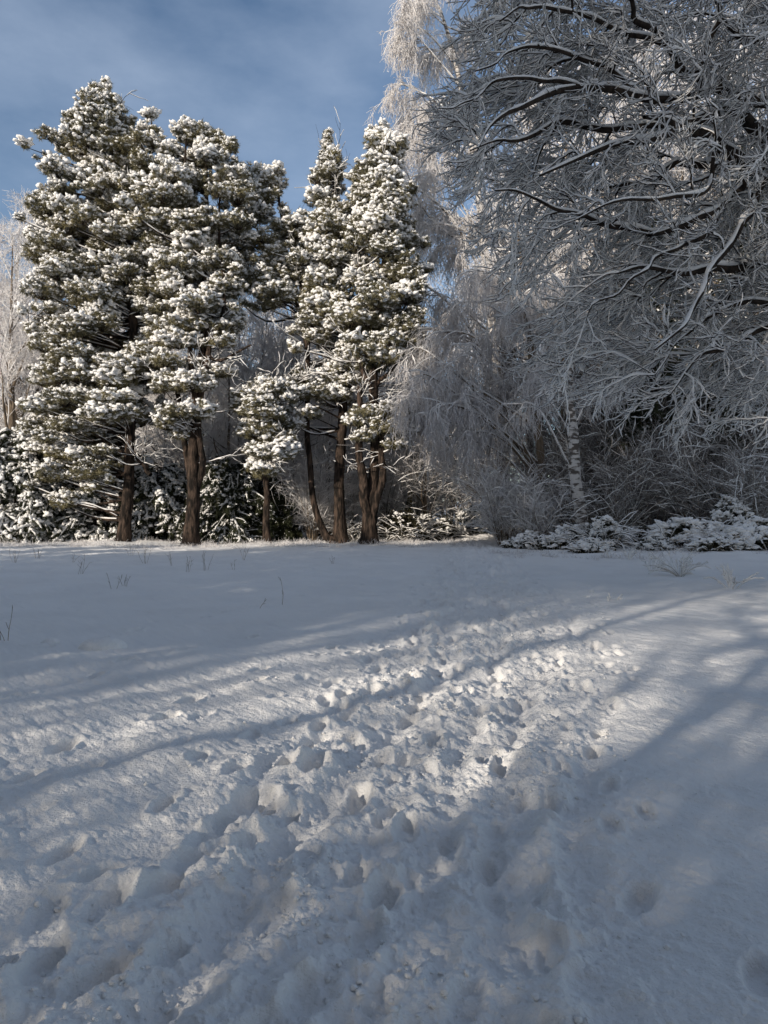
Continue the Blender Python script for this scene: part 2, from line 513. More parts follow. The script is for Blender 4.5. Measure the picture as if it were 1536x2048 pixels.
def pine(name, label, d, base_px, stems, env, pads_extra=(), seed=0, dens=1.0, snow=1.6, depth=0.75, blob=0.148, row=27, padr=(20, 46), group='tall pines at the edge of the field', bark=None, needles=None, tufts=None):
    """a pine drawn from its stems and the two edges of its crown (photo pixels at distance d)"""
    rg = rng_of(seed)
    bx = (base_px - CX) / FPX * d
    root = thing(name, label, 'tree', (bx, d, gz(bx, d)), group)
    k = d / FPX
    tr = Shape(); allp = []
    for st in stems:
        pts = np.array([np.append(px(p[0], p[1], d + (p[3] if len(p) > 3 else 0.0)), p[2] * k / 2) for p in st])
        c = spline(pts, 40)
        c[:, :2] += 0.07 * np.stack([np.sin(np.arange(40) * 0.38 + seed), np.cos(np.arange(40) * 0.42 + seed)], -1) * smooth(0, 10, np.arange(40))[:, None]
        rad = np.clip(c[:, 3], 0.012, None)
        if st[0][1] > 1040:
            c[0, 2] = min(c[0, 2], gz(c[0, 0], c[0, 1]) - 0.15); rad[:4] *= (1.65, 1.32, 1.14, 1.05)
        tube(tr, c[:, :3], rad * 0.9, k=14, rough=0.06, rng=rg)
        allp.append(np.concatenate([c[:, :3], rad[:, None]], 1))
    stem_pts = np.concatenate(allp)
    # pads of foliage
    pads = []
    ys = [e[0] for e in env]
    y = ys[0]
    while y <= ys[-1]:
        xl = np.interp(y, ys, [e[1] for e in env]); xr = np.interp(y, ys, [e[2] for e in env])
        fill = np.interp(y, ys, [e[3] if len(e) > 3 else 1.0 for e in env])
        w = xr - xl
        n = max(1, int(round(w / 36.0 * (1 + w / 170.0) * fill * dens * 0.95)))
        for i in range(n):
            rx = min(rg.uniform(*padr), max(9.0, w * 0.45))
            u = -1 + 2 * (i + rg.random()) / n if n > 1 else rg.uniform(-0.2, 0.2)
            cx = (xl + xr) / 2 + u * max(w / 2 - rx * 0.75, 0)
            if abs(u) > 0.6 and w > 60 and rg.random() < 0.4: cx += np.sign(u) * rg.uniform(4, 17)
            if w > 90 and vnoise(np.array([cx / 42.0]), np.array([y / 30.0]), seed + 200)[0] < 0.33: continue
            v = rg.uniform(-1, 1) * math.sqrt(max(1 - u * u * 0.8, 0.05)) * depth * w / 2
            pads.append((cx, y + rg.uniform(-1.0, 1.0) * row * (0.3 if w < 100 else 1.0), rx, rx * rg.uniform(0.38, 0.85), v * k))
        for sgn, edge in ((-1, xl), (1, xr)):                 # ragged sprays at the edge of the crown
            if rg.random() < (0.7 if w > 130 else 0.2) * fill:
                rx = rg.uniform(8, 17)
                pads.append((edge + sgn * rg.uniform(-8, 11) * min(1, w / 90), y + rg.uniform(-14, 14), rx, rx * rg.uniform(0.5, 1.2), rg.uniform(-0.3, 0.3) * w * k))
        y += row * min(1.0, 0.45 + w / 130.0)
    for e in pads_extra:
        pads.append((e[0], e[1], e[2], e[3], rg.uniform(-0.5, 0.5) * e[2] * k * 1.5 if len(e) < 5 else e[4]))
    crown = Shape(); snw = Shape(); tw = Shape()
    PT, PS, PZ = [], [], []
    for (cx, cy, rx, ry, dv) in pads:
        c = px(cx, cy, d) + np.array([0, dv, 0])
        rxm, rym = rx * k, ry * k
        n = int(np.clip(rx * ry * 0.085, 10, 100) * 1.6)
        q = rg.normal(0, 1, (n, 3)); q = norm(q) * rg.random((n, 1)) ** 0.42
        q[:, 2] = np.where(q[:, 2] < -0.25, q[:, 2] * 0.4, q[:, 2])
        P = c + q * np.array([rxm, rxm, rym])
        P[:, 2] += 0.12 * rxm * (q[:, 0] ** 2 + q[:, 1] ** 2)      # outer shoots turn up
        PT.append(P); PS.append(q[:, 2] + rg.normal(0, 0.22)); PZ.append(np.full(n, rg.uniform(0.75, 1.45)))
        # the limb that carries it
        dist = np.linalg.norm(stem_pts[:, :2] - c[:2], axis=1)
        want = c[2] - 0.30 * dist
        cost = np.abs(stem_pts[:, 2] - want) + 0.35 * dist + 6.0 * (stem_pts[:, 2] > c[2] + 0.4)
        j = int(np.argmin(cost)); s = stem_pts[j]
        L = np.linalg.norm(c - s[:3])
        if L > 0.35:
            r0 = min(0.018 + 0.013 * L, s[3] * 0.7 + 0.01)
            cv = limb_curve(s[:3], c, 9, rg.uniform(-0.08, 0.14), rg)
            tube(tr, cv, np.linspace(r0, 0.014, 9), k=6)
            if rg.random() < 0.75:
                snow_on(snw, cv[None, 1:], np.linspace(r0, 0.014, 9)[None, 1:], 0.035, rg, lumpy=0.4)
        m = max(3, n // 4)
        sel = P[rg.permutation(n)[:m]] + rg.normal(0, 0.1, (m, 3))
        lines = np.stack([np.repeat(c[None], m, 0) - np.array([0, 0, rym * 0.5]), (c + sel) / 2 - np.array([0, 0, rym * 0.25]), sel], 1)
        tube(tw, lines, np.tile(np.array([[0.02, 0.014, 0.007]]), (m, 1)), k=3)
    low = stem_pts[(stem_pts[:, 2] > 4.0) & (stem_pts[:, 3] > 0.06)]
    if len(low):
        nb = 46
        st = low[rg.integers(0, len(low), nb)]
        a = rg.uniform(0, 6.28, nb)
        D1 = grow(st[:, :3], np.stack([np.cos(a), np.sin(a), rg.uniform(-0.1, 0.7, nb)], -1), rg.uniform(0.8, 2.8, nb), 7, 0.16, 0.02, rg)
        D1r = taper(np.full(nb, 0.028), np.full(nb, 0.008), 7)
        tube(tr, D1, D1r, k=5); snow_on(snw, D1, D1r, 0.03, rg, k=4, lumpy=0.5, cover=0.8)
        q1, d1, r1, _ = spawn(D1, D1r, 7, 0.2, 1.0, 0.4, 1.1, rg)
        D2 = grow(q1, d1, rg.uniform(0.3, 1.1, len(q1)), 4, 0.2, 0.0, rg); D2r = taper(np.full(len(q1), 0.010), np.full(len(q1), 0.006), 4)
        tube(tr, D2, D2r, k=3); snow_on(snw, D2, D2r, 0.02, rg, k=4, lumpy=0.5, cover=0.8)
    P = np.concatenate(PT); hi = np.concatenate(PS); n = len(P)
    scatter(crown, tufts or TUFTS, P, rg.uniform(0, 6.28, n), rg.uniform(0, 0.7, n), rg.uniform(0.75, 1.25, n), rg)
    ms = rg.random(n) < np.clip(snow * (0.55 + 0.55 * hi), 0.12, 1)
    Q = P[ms] + np.array([0, 0, 0.045]) + rg.normal(0, 0.03, (int(ms.sum()), 3))
    kq = len(Q); sc = blob * rg.uniform(0.5, 1.4, kq) * np.concatenate(PZ)[ms]
    scatter(snw, BLOBS, Q, rg.uniform(0, 6.28, kq), rg.uniform(0, 0.45, kq), np.stack([sc * rg.uniform(0.8, 1.35, kq), sc, sc * rg.uniform(0.7, 1.1, kq)], -1), rg)
    tr.add(np.concatenate(tw.v), np.concatenate(tw.q))
    build('trunk', tr, bark or M_PINEBARK, root)
    build('crown', crown, needles or M_NEEDLE, root, False)
    build('snow', snw, M_SNOW, root)
    return root

# ------------------------------------------------------------------ the row of pines
pine('pine_tree', 'tallest broad snowy pine on the far left, boughs sweeping low beside its reddish trunk', 38.0, 250,
     [[(246, 1092, 30), (252, 1020, 25), (258, 930, 22), (264, 800, 20), (264, 640, 18), (250, 480, 14), (222, 330, 9), (196, 180, 3)],
      [(262, 900, 13), (285, 925, 12, -0.3), (300, 950, 9, -0.5)],
      [(264, 660, 14), (285, 520, 11, .5), (300, 380, 8, .6), (302, 225, 3, .4)],
      [(266, 745, 10), (300, 760, 8, -.5), (345, 768, 5, -1)]],
     [(172, 188, 202), (200, 172, 222), (228, 140, 258), (260, 132, 268), (290, 112, 290), (315, 78, 300), (345, 140, 305, .8), (375, 110, 310, .6), (398, 68, 320, .8), (440, 75, 325), (490, 62, 325), (540, 80, 330), (600, 75, 345), (660, 80, 335, .95), (720, 75, 320, .9), (780, 62, 300, .9), (830, 45, 285, .85), (880, 40, 265, .75), (940, 50, 240, .5), (990, 60, 220, .35)],
     [(194, 184, 8, 10, 0), (200, 204, 13, 10, 0), (186, 212, 12, 9, 0), (192, 228, 22, 12, 0), (226, 226, 16, 10, 0), (140, 240, 18, 10, 0), (302, 222, 8, 9, .3), (300, 232, 16, 12), (302, 262, 24, 12), (310, 290, 36, 14), (330, 300, 26, 10), (250, 815, 48, 18, -2.2), (240, 845, 44, 20, -2.4), (275, 840, 36, 18, -2.2), (100, 320, 30, 12, 0), (95, 405, 34, 12, 0), (165, 350, 24, 20, 0)],
     seed=11, depth=0.62)
pine('pine_tree', 'tall snowy pine whose thick dark trunk forks into several stems, second trunk from the left', 37.0, 382,
     [[(382, 1096, 34), (384, 1030, 30), (388, 960, 27), (390, 880, 24), (398, 780, 21), (408, 640, 17), (415, 480, 12), (412, 350, 7), (410, 258, 3)],
      [(388, 1000, 18), (376, 930, 15, .3), (368, 860, 12, .5), (350, 770, 10, .7), (335, 650, 8, .9), (338, 500, 6, .9)],
      [(390, 990, 16), (404, 930, 14, -.2), (402, 880, 12, -.4), (380, 720, 12, -.3), (372, 560, 10, 0), (368, 400, 7, 0), (370, 245, 3, 0)],
      [(398, 790, 13), (418, 700, 11, -.3), (445, 620, 8, -.5), (440, 480, 6, -.4), (438, 300, 3, -.2)],
      [(404, 700, 8), (440, 720, 6, -.6), (500, 690, 4, -.9)]],
     [(238, 366, 376), (262, 358, 384), (280, 350, 455), (300, 330, 462), (325, 275, 475), (360, 270, 485), (400, 265, 505), (450, 270, 505), (500, 280, 500), (550, 290, 485, .95), (600, 300, 485, .8), (660, 300, 475, .65), (720, 290, 460, .5), (780, 300, 440, .5), (830, 300, 430, .55), (870, 320, 430, .5)],
     [(370, 248, 7, 10, 0), (371, 262, 12, 11, 0), (410, 260, 7, 9, 0), (437, 268, 8, 9, 0), (330, 300, 20, 10, 0), (458, 300, 16, 10, 0), (410, 268, 14, 12), (438, 276, 14, 12), (370, 256, 12, 14), (370, 836, 40, 15, -1.6), (415, 830, 34, 15, -1.8), (350, 850, 26, 12, -1.5)],
     seed=12, depth=0.62)
pine('pine_tree', 'pine with a bent leaning stem between the forked pine and the straight dark trunk', 39.0, 660,
     [[(668, 1086, 20), (648, 1066, 17), (630, 1010, 14), (622, 930, 13), (612, 860, 12), (614, 740, 11), (612, 620, 10), (590, 520, 8), (560, 430, 6), (552, 340, 3)],
      [(613, 700, 7), (580, 560, 6, .7), (520, 470, 5, .9), (500, 355, 3, .8)]],
     [(336, 545, 566), (352, 495, 568), (385, 480, 560), (420, 470, 550), (460, 440, 545), (500, 440, 570), (545, 455, 600), (590, 460, 600), (630, 470, 580, .8)],
     [(555, 345, 16, 10), (503, 352, 12, 10), (545, 372, 26, 12)],
     seed=13, depth=0.8)
pine('pine_tree', 'spire topped snowy pine on a straight very dark trunk beside the bent stem', 39.2, 680,
     [[(680, 1088, 28), (680, 1000, 24), (681, 900, 21), (684, 760, 18), (684, 600, 14), (672, 430, 9), (656, 275, 3)],
      [(683, 790, 7), (640, 768, 6, -.8), (575, 762, 4, -1.2), (500, 770, 3, -1.4)]],
     [(272, 652, 660), (300, 643, 672), (330, 628, 688), (355, 630, 690), (380, 605, 700), (420, 605, 712), (450, 560, 720), (490, 545, 735), (540, 560, 740), (590, 575, 735), (640, 590, 735, .8), (690, 600, 745, .6), (740, 590, 740, .6), (790, 600, 735, .5)],
     [(655, 280, 7, 9, 0), (656, 294, 11, 9, 0), (652, 308, 15, 9, 0), (660, 326, 20, 10, 0), (640, 345, 18, 9, 0), (500, 800, 36, 16, -1.2), (540, 790, 40, 16, -1.5), (590, 800, 42, 18, -1.2), (635, 795, 40, 18, -1.5), (670, 800, 38, 18, -1.2), (700, 770, 34, 18, -.6), (655, 760, 30, 16, -.4), (560, 825, 36, 14, -1), (620, 835, 34, 14, -1), (520, 830, 32, 18, -.8)],
     seed=14, depth=0.7)
pine('pine_tree', 'snowy pine on a thick trunk splitting low down into three stems', 37.5, 738,
     [[(738, 1094, 40), (740, 1050, 34), (743, 1000, 28), (748, 900, 22), (748, 800, 22), (752, 700, 19), (766, 540, 14), (770, 380, 8), (766, 246, 3)],
      [(740, 1040, 24), (728, 990, 21, -.3), (722, 930, 19, -.4), (718, 860, 15, -.5), (722, 770, 12, -.4)],
      [(744, 1035, 20), (758, 985, 17, -.3), (766, 930, 15, -.5), (762, 890, 13, -.5), (768, 800, 10, -.4)],
      [(750, 775, 13), (726, 745, 11, -.2), (715, 700, 10, -.2), (716, 600, 8, 0), (720, 470, 5, .2)],
      [(752, 770, 12), (782, 740, 10, .3), (795, 690, 8, .5), (800, 560, 6, .6)]],
     [(244, 762, 770), (270, 750, 792), (300, 728, 805), (330, 706, 800), (370, 700, 815), (420, 700, 830), (480, 690, 840), (540, 690, 845), (600, 670, 845), (650, 655, 840, .9), (690, 690, 842, .7), (735, 700, 835, .5)],
     [(766, 252, 7, 8, 0), (767, 266, 11, 9, 0), (745, 272, 8, 8, 0), (770, 284, 15, 10, 0), (755, 298, 18, 10, 0), (785, 308, 16, 9, 0), (740, 838, 42, 18, -1.3), (790, 832, 44, 18, -1.5), (715, 850, 30, 16, -1.2), (770, 865, 44, 20, -1.5), (805, 870, 34, 18, -1.2), (730, 880, 28, 16, -1.0), (790, 895, 30, 14, -1.2), (705, 690, 24, 12, -1.2), (830, 640, 24, 22, -.6), (825, 600, 24, 26, -.8), (815, 560, 26, 28, -.8)],
     seed=15, depth=0.7)
pine('pine_tree', 'small young pine with a low blue shaded crown beside the dark hollow', 37.6, 532,
     [[(534, 1090, 16), (532, 1000, 14), (530, 920, 11), (528, 800, 6), (526, 760, 3)]],
     [(762, 505, 545), (800, 480, 590), (850, 470, 600), (900, 478, 590), (945, 490, 560, .8)],
     seed=16, depth=0.9, dens=0.8)

# ------------------------------------------------------------------ bare trees and shrubs
def limbs_from_pixels(rows, n=14):
    """rows of (photo x, photo y, distance, radius in metres)"""
    P = np.array([np.append(px(r[0], r[1], r[2]), r[3]) for r in rows])
    c = spline(P, n)
    return c[:, :3], np.clip(c[:, 3], 0.006, None)

def overhanging_tree():
    rg = rng_of(101)
    bx, by = 11.9, 15.5
    root = thing('broadleaf_tree', 'big bare tree reaching in from the right, its dark boughs loaded with blue shaded snow', 'tree', (bx, by, gz(bx, by)))
    bark, snw = Shape(), Shape()
    T = [np.array([bx, by, -0.3, 0.62]), np.array([bx + 0.05, by, 2.0, 0.5]), np.array([bx - 0.1, by - 0.1, 5.0, 0.44]), np.array([bx - 0.2, by - 0.1, 8.6, 0.40]), np.array([bx - 0.1, by, 11.5, 0.30]), np.array([bx + 0.2, by + .2, 16, 0.16]), np.array([bx, by + .2, 20, 0.05])]
    c = spline(T, 40)
    tube(bark, c[:, :3], c[:, 3], k=16, rough=0.03, rng=rg)
    # main boughs read off the photograph
    L = [
        [(1830, 470, 15.4, .26), (1660, 400, 15.0, .22), (1545, 340, 14.5, .19), (1487, 330, 14.2, .155), (1440, 306, 14.0, .115), (1416, 272, 13.8, .10), (1386, 262, 13.5, .07), (1340, 250, 13.1, .05), (1290, 232, 12.6, .035)],
        [(1487, 331, 14.2, .12), (1440, 338, 14.3, .085), (1356, 327, 14.4, .065), (1305, 352, 14.3, .05), (1250, 372, 14.1, .035), (1190, 380, 13.8, .025)],
        [(1500, 332, 14.3, .12), (1474, 375, 14.0, .085), (1437, 420, 13.6, .065), (1376, 450, 13.2, .045), (1300, 470, 12.8, .03)],
        [(1830, 320, 15.4, .22), (1640, 295, 15.0, .18), (1545, 262, 14.6, .15), (1487, 219, 14.2, .12), (1442, 223, 13.9, .105), (1366, 253, 13.4, .08), (1310, 280, 13.0, .06), (1235, 293, 12.6, .045), (1150, 318, 12.3, .03), (1080, 350, 12.0, .018)],
        [(1830, 270, 15.5, .20), (1640, 240, 15.6, .16), (1536, 203, 15.5, .13), (1467, 183, 15.2, .11), (1381, 147, 14.8, .09), (1331, 87, 14.4, .07), (1275, 40, 14.0, .055), (1262, 0, 13.8, .045), (1230, -60, 13.5, .03)],
        [(1391, 152, 14.8, .07), (1417, 80, 14.6, .055), (1437, 20, 14.3, .045), (1425, -50, 14.0, .03)],
        [(1440, 172, 15.1, .09), (1391, 193, 14.6, .085), (1290, 197, 13.9, .075), (1215, 173, 13.3, .065), (1164, 172, 12.9, .055), (1083, 193, 12.4, .045), (1023, 228, 12.0, .035), (982, 263, 11.7, .022), (955, 300, 11.5, .012)],
        [(1366, 252, 13.4, .06), (1300, 250, 14.0, .055), (1240, 247, 14.1, .06), (1179, 247, 13.8, .055), (1114, 247, 13.4, .045), (1058, 273, 13.0, .035), (1002, 283, 12.7, .02), (940, 300, 12.4, .012)],
        [(1376, 450, 13.2, .05), (1300, 470, 13.4, .05), (1230, 455, 13.3, .05), (1189, 439, 13.0, .04), (1124, 414, 12.6, .03), (1050, 392, 12.3, .02), (990, 380, 12.0, .012)],
        [(1830, 600, 15.2, .17), (1640, 540, 14.8, .12), (1540, 520, 14.4, .10), (1477, 536, 14.0, .08), (1410, 552, 13.6, .065), (1350, 552, 13.3, .045), (1290, 540, 12.9, .03), (1240, 545, 12.5, .018)],
        [(1640, 545, 14.8, .08), (1560, 600, 14.2, .06), (1480, 606, 13.8, .045), (1410, 640, 13.3, .035), (1350, 690, 13.0, .022), (1310, 750, 12.7, .012)],
        [(1416, 272, 13.8, .06), (1430, 300, 13.0, .05), (1420, 370, 12.6, .04), (1330, 395, 12.2, .03), (1240, 400, 11.9, .02), (1150, 440, 11.6, .012)],
        [(1830, 180, 15.4, .15), (1700, 100, 15.0, .12), (1580, 60, 14.4, .09), (1500, 72, 14.0, .06), (1465, 58, 13.8, .04), (1440, 30, 13.5, .025)],
        [(1331, 88, 14.4, .05), (1240, 60, 13.8, .045), (1150, 20, 13.2, .035), (1060, 10, 12.7, .025), (1000, 40, 12.3, .014)],
        [(1290, 197, 13.9, .05), (1200, 120, 13.4, .04), (1110, 90, 12.8, .03), (1020, 100, 12.3, .02), (950, 140, 11.9, .012)],
        [(1164, 172, 12.9, .04), (1080, 150, 12.5, .03), (1000, 170, 12.1, .022), (930, 200, 11.8, .014), (880, 215, 11.6, .008)],
        [(1437, 420, 13.6, .05), (1400, 480, 13.0, .04), (1330, 510, 12.5, .03), (1270, 560, 12.2, .022), (1200, 600, 12.0, .014)],
        [(1830, 700, 14.8, .12), (1660, 690, 14.2, .08), (1560, 660, 13.8, .06), (1480, 690, 13.4, .045), (1400, 720, 13.0, .03), (1340, 790, 12.7, .016)],
        [(1540, 342, 14.5, .11), (1500, 410, 13.6, .085), (1476, 470, 13.0, .06), (1420, 560, 12.4, .045), (1380, 640, 12.0, .03), (1310, 700, 11.7, .016)],
    ]
    main_p, main_r = [], []
    for rows in L:
        p, r = limbs_from_pixels(rows, 26)
        bend = rg.normal(0, 0.05, (10, 3)); bend[0] = 0; bend[-1] = 0
        p += spline(bend, 26)
        tube(bark, p, r, k=9, rough=0.04, rng=rg)
        snow_on(snw, p[None], r[None], np.clip(r * 0.7, 0.010, 0.032)[None], rg, k=9, lumpy=0.38)
        main_p.append(p); main_r.append(r)
    MP, MR = np.concatenate(main_p), np.concatenate(main_r)
    # secondary branches to points spread through the crown, joined to the nearest bough
    poly_rows = [(-120, 930, 1760), (0, 925, 1760), (60, 925, 1760), (130, 900, 1760), (200, 865, 1760), (290, 850, 1760), (340, 868, 1760), (430, 880, 1760), (480, 955, 1740), (540, 985, 1720), (600, 1010, 1700), (660, 1030, 1680), (720, 1060, 1660), (770, 1040, 1640), (820, 1240, 1640), (850, 1330, 1400)]
    ry = [r[0] for r in poly_rows]
    tg = []
    while len(tg) < 800:
        y = rg.uniform(-120, 845)
        xl = np.interp(y, ry, [r[1] for r in poly_rows]); xr = np.interp(y, ry, [r[2] for r in poly_rows])
        if rg.random() > (xr - xl) / 900: continue
        x = xl + 35 + (xr - xl - 35) * rg.random() ** 0.95
        tg.append(px(x, y - 12, 12.0 + 4.4 * rg.random() ** 0.6))
    tg = np.array(tg)
    order = np.argsort(np.min(np.linalg.norm(tg[:, None] - MP[None], axis=2), axis=1))
    sp, sr = [], []
    nodes_p, nodes_r = MP.copy(), MR.copy()
    for i in order:
        t = tg[i]
        dv = nodes_p - t; dist = np.linalg.norm(dv, axis=1)
        cost = dist + 0.8 * np.clip(t[0] - nodes_p[:, 0] + 0.2, 0, None) * 1.5 + 6 * (nodes_r < 0.012)
        j = int(np.argmin(cost)); s = nodes_p[j]
        Ld = np.linalg.norm(t - s)
        if Ld < 0.25: continue
        mid = (s + t) / 2 + rg.normal(0, 0.06 * Ld, 3) + np.array([0, 0, 0.13 * Ld])
        tip = t + np.array([rg.normal(-0.05, 0.1), rg.normal(0, 0.1), -0.08]) * Ld
        c = spline([s, mid, t, tip + (t - mid) * 0.3], 12)
        bend = rg.normal(0, 0.035, (6, 3)); bend[0] = 0
        c += spline(bend, 12)
        r0 = min(nodes_r[j] * 0.75, 0.012 + 0.013 * Ld)
        r = np.linspace(r0, 0.007, 12)
        sp.append(c); sr.append(r)
        nodes_p = np.concatenate([nodes_p, c[3:-2]]); nodes_r = np.concatenate([nodes_r, r[3:-2]])
    S2, R2 = np.array(sp), np.array(sr)
    tube(bark, S2, R2, k=5, rough=0.06, rng=rg)
    snow_on(snw, S2, R2, 0.025, rg, k=7, lumpy=0.3)
    # twigs
    p, d, r, t = spawn(S2, R2, 8, 0.15, 1.0, 0.3, 0.85, rg, flat=0.7)
    d += np.array([-0.15, -0.05, 0.08])
    Lg = rg.uniform(0.35, 0.95, len(p)) * (1.15 - 0.4 * t)
    T3 = grow(p, d, Lg, 7, 0.13, lambda f: -0.09 if f < 0.5 else 0.15, rg)
    R3 = taper(np.clip(r * 0.7, 0.0085, 0.013), np.full(len(p), 0.005), 7)
    tube(bark, T3, R3, k=3); snow_on(snw, T3, R3, 0.018, rg, k=5, lumpy=0.3)
    p, d, r, t = spawn(T3, R3, 4, 0.2, 1.0, 0.35, 0.8, rg, flat=0.7)
    d[:, 2] += 0.12
    T4 = grow(p, d, rg.uniform(0.12, 0.45, len(p)), 4, 0.14, lambda f: -0.1 if f < 0.5 else 0.12, rg)
    R4 = taper(np.full(len(p), 0.006), np.full(len(p), 0.004), 4)
    tube(bark, T4, R4, k=3); snow_on(snw, T4, R4, 0.011, rg, k=4, lumpy=0.3)
    pm = np.concatenate([p for p in main_p if True])
    build('trunk', bark, M_OAKBARK, root)
    build('snow', snw, M_SNOW, root)
    return root
overhanging_tree()

def weeping_birch(name, label, d, trunk, tips, seed, hang=(1.2, 3.4), per_tip=9, bark=M_BIRCHBARK, twig=M_BIRCHTWIG, spread=0.9, fine=0.011):
    """a birch: trunk pixels, then arching limbs to the given pixel tips, from which long twigs weep"""
    rg = rng_of(seed)
    bx = (trunk[0][0] - CX) / FPX * d
    root = thing(name, label, 'tree', (bx, d, gz(bx, d)), 'weeping birches at the wood edge')
    tr, snw, cr = Shape(), Shape(), Shape()
    P = np.array([np.append(px(t[0], t[1], d), t[2] * d / FPX / 2) for t in trunk])
    P[0, 2] = gz(bx, d) - 0.2
    c = spline(P, 50); c[1:, 0] += 0.05 * np.sin(np.arange(49) * 0.5)
    tube(tr, c[:, :3], np.clip(c[:, 3], 0.015, None), k=12, rough=0.04, rng=rg)
    curves = []
    for tp in tips:
        dd = rg.uniform(-2.2, 2.2) if len(tp) < 3 else tp[2]
        t = px(tp[0], tp[1], d) + np.array([0, dd, 0])
        hd = np.hypot(c[:, 0] - t[0], c[:, 1] - t[1])
        cost = np.abs(c[:, 2] - (t[2] - rg.uniform(0.3, 1.1) * hd + rg.normal(0, 0.8))) + 0.2 * hd
        s = c[int(np.argmin(cost))]
        Lx = np.linalg.norm(t - s[:3])
        m = s[:3] * 0.45 + t * 0.55 + np.array([0, 0, 0.06 * Lx]) + rg.normal(0, 0.08 * Lx, 3)
        end = t + (t - s[:3]) * 0.12 + np.array([0, 0, -0.10 * Lx - 0.3])
        cv = spline([s[:3], m, t, end], 16)
        r = np.linspace(min(s[3] * 0.5, 0.015 + 0.008 * Lx), 0.009, 16)
        tube(tr, cv, r, k=6); snow_on(snw, cv[None], r[None], 0.04, rg, k=6, lumpy=0.3)
        curves.append((cv, r))
    C = np.array([q[0] for q in curves]); CR = np.array([q[1] for q in curves])
    p, dr, r, t = spawn(C, CR, per_tip, 0.35, 1.0, 0.4, 1.2, rg, flat=0.4)
    B = grow(p, dr, rg.uniform(0.6, 1.7, len(p)) * spread, 5, 0.12, -0.12, rg)
    BR = taper(np.full(len(p), 0.016), np.full(len(p), 0.009), 5)
    tube(cr, B, BR, k=4); snow_on(snw, B, BR, 0.026, rg, k=4, lumpy=0.4)
    p, dr, r, t = spawn(B, BR, 6, 0.2, 1.0, 0.5, 1.3, rg, flat=0.5)
    W = grow(p, dr, rg.uniform(*hang, len(p)), 8, 0.10, -0.34, rg)
    WR = taper(np.full(len(p), fine * 1.15), np.full(len(p), fine * 0.7), 8) * rg.uniform(0.7, 1.3, (len(p), 9))
    tube(cr, W, WR, k=3)
    p, dr, r, t = spawn(W, WR, 5, 0.1, 1.0, 0.5, 1.1, rg)
    Z = grow(p, dr, rg.uniform(0.2, 0.6, len(p)), 3, 0.15, -0.25, rg)
    tube(cr, Z, taper(np.full(len(p), fine), np.full(len(p), fine * 0.6), 3) * rg.uniform(0.7, 1.4, (len(p), 4)), k=3)
    build('trunk', tr, bark, root); build('crown', cr, twig, root); build('snow', snw, M_SNOW, root)
    return root

weeping_birch('birch_tree', 'sunlit weeping birch, its frosted pinkish twigs hanging against the blue sky above the pines', 41.0,
    [(1006, 1076, 26), (1004, 980, 24), (1000, 860, 21), (985, 640, 18), (960, 420, 14), (930, 200, 10), (890, 50, 7), (850, -60, 3)],
    [(810, 75), (825, 30), (850, 10), (880, -30), (835, 95), (870, 90), (900, 60), (930, 40), (805, 160), (830, 180), (860, 200), (900, 180), (940, 150), (800, 235), (830, 250), (870, 270), (910, 270), (950, 250),
     (800, 340), (830, 330), (870, 350), (780, 380), (820, 420), (860, 400), (900, 420), (850, 470), (890, 480), (940, 440), (980, 400), (920, 500), (850, 560), (900, 580), (1000, 520), (960, 560)],
    201, per_tip=20, fine=0.013, hang=(0.5, 1.7))
weeping_birch('birch_tree', 'shaded weeping birch, a curtain of fine blue grey twigs over the gap in the wood', 35.5,
    [(1090, 1078, 20), (1085, 980, 18), (1075, 860, 16), (1060, 700, 13), (1045, 560, 9), (1035, 440, 4)],
    [(845, 690), (870, 640), (890, 660), (920, 600), (950, 560), (980, 520), (1010, 480), (1040, 500), (1070, 520), (860, 760), (900, 740), (940, 700), (980, 660), (1010, 620), (1050, 600), (1090, 620), (830, 800), (880, 820), (930, 800), (970, 780), (1010, 760), (1050, 740), (950, 870), (1000, 850), (1040, 830), (900, 870), (1110, 560), (1130, 640)],
    202, hang=(0.6, 1.9), per_tip=17, bark=M_GREYBARK, twig=M_FROST)
weeping_birch('birch_tree', 'birch with a white peeling trunk standing behind the bramble bank', 32.0,
    [(1166, 1092, 27), (1160, 1020, 25), (1151, 940, 23), (1142, 840, 20), (1138, 770, 17), (1140, 660, 13), (1150, 540, 10), (1170, 400, 6), (1190, 300, 3)],
    [(1060, 800), (1090, 770), (1100, 740), (1180, 760), (1220, 750), (1080, 690), (1130, 640), (1200, 640), (1250, 600), (1100, 560), (1200, 520), (1150, 440)],
    203, hang=(0.5, 1.6), per_tip=7, twig=M_FROST)

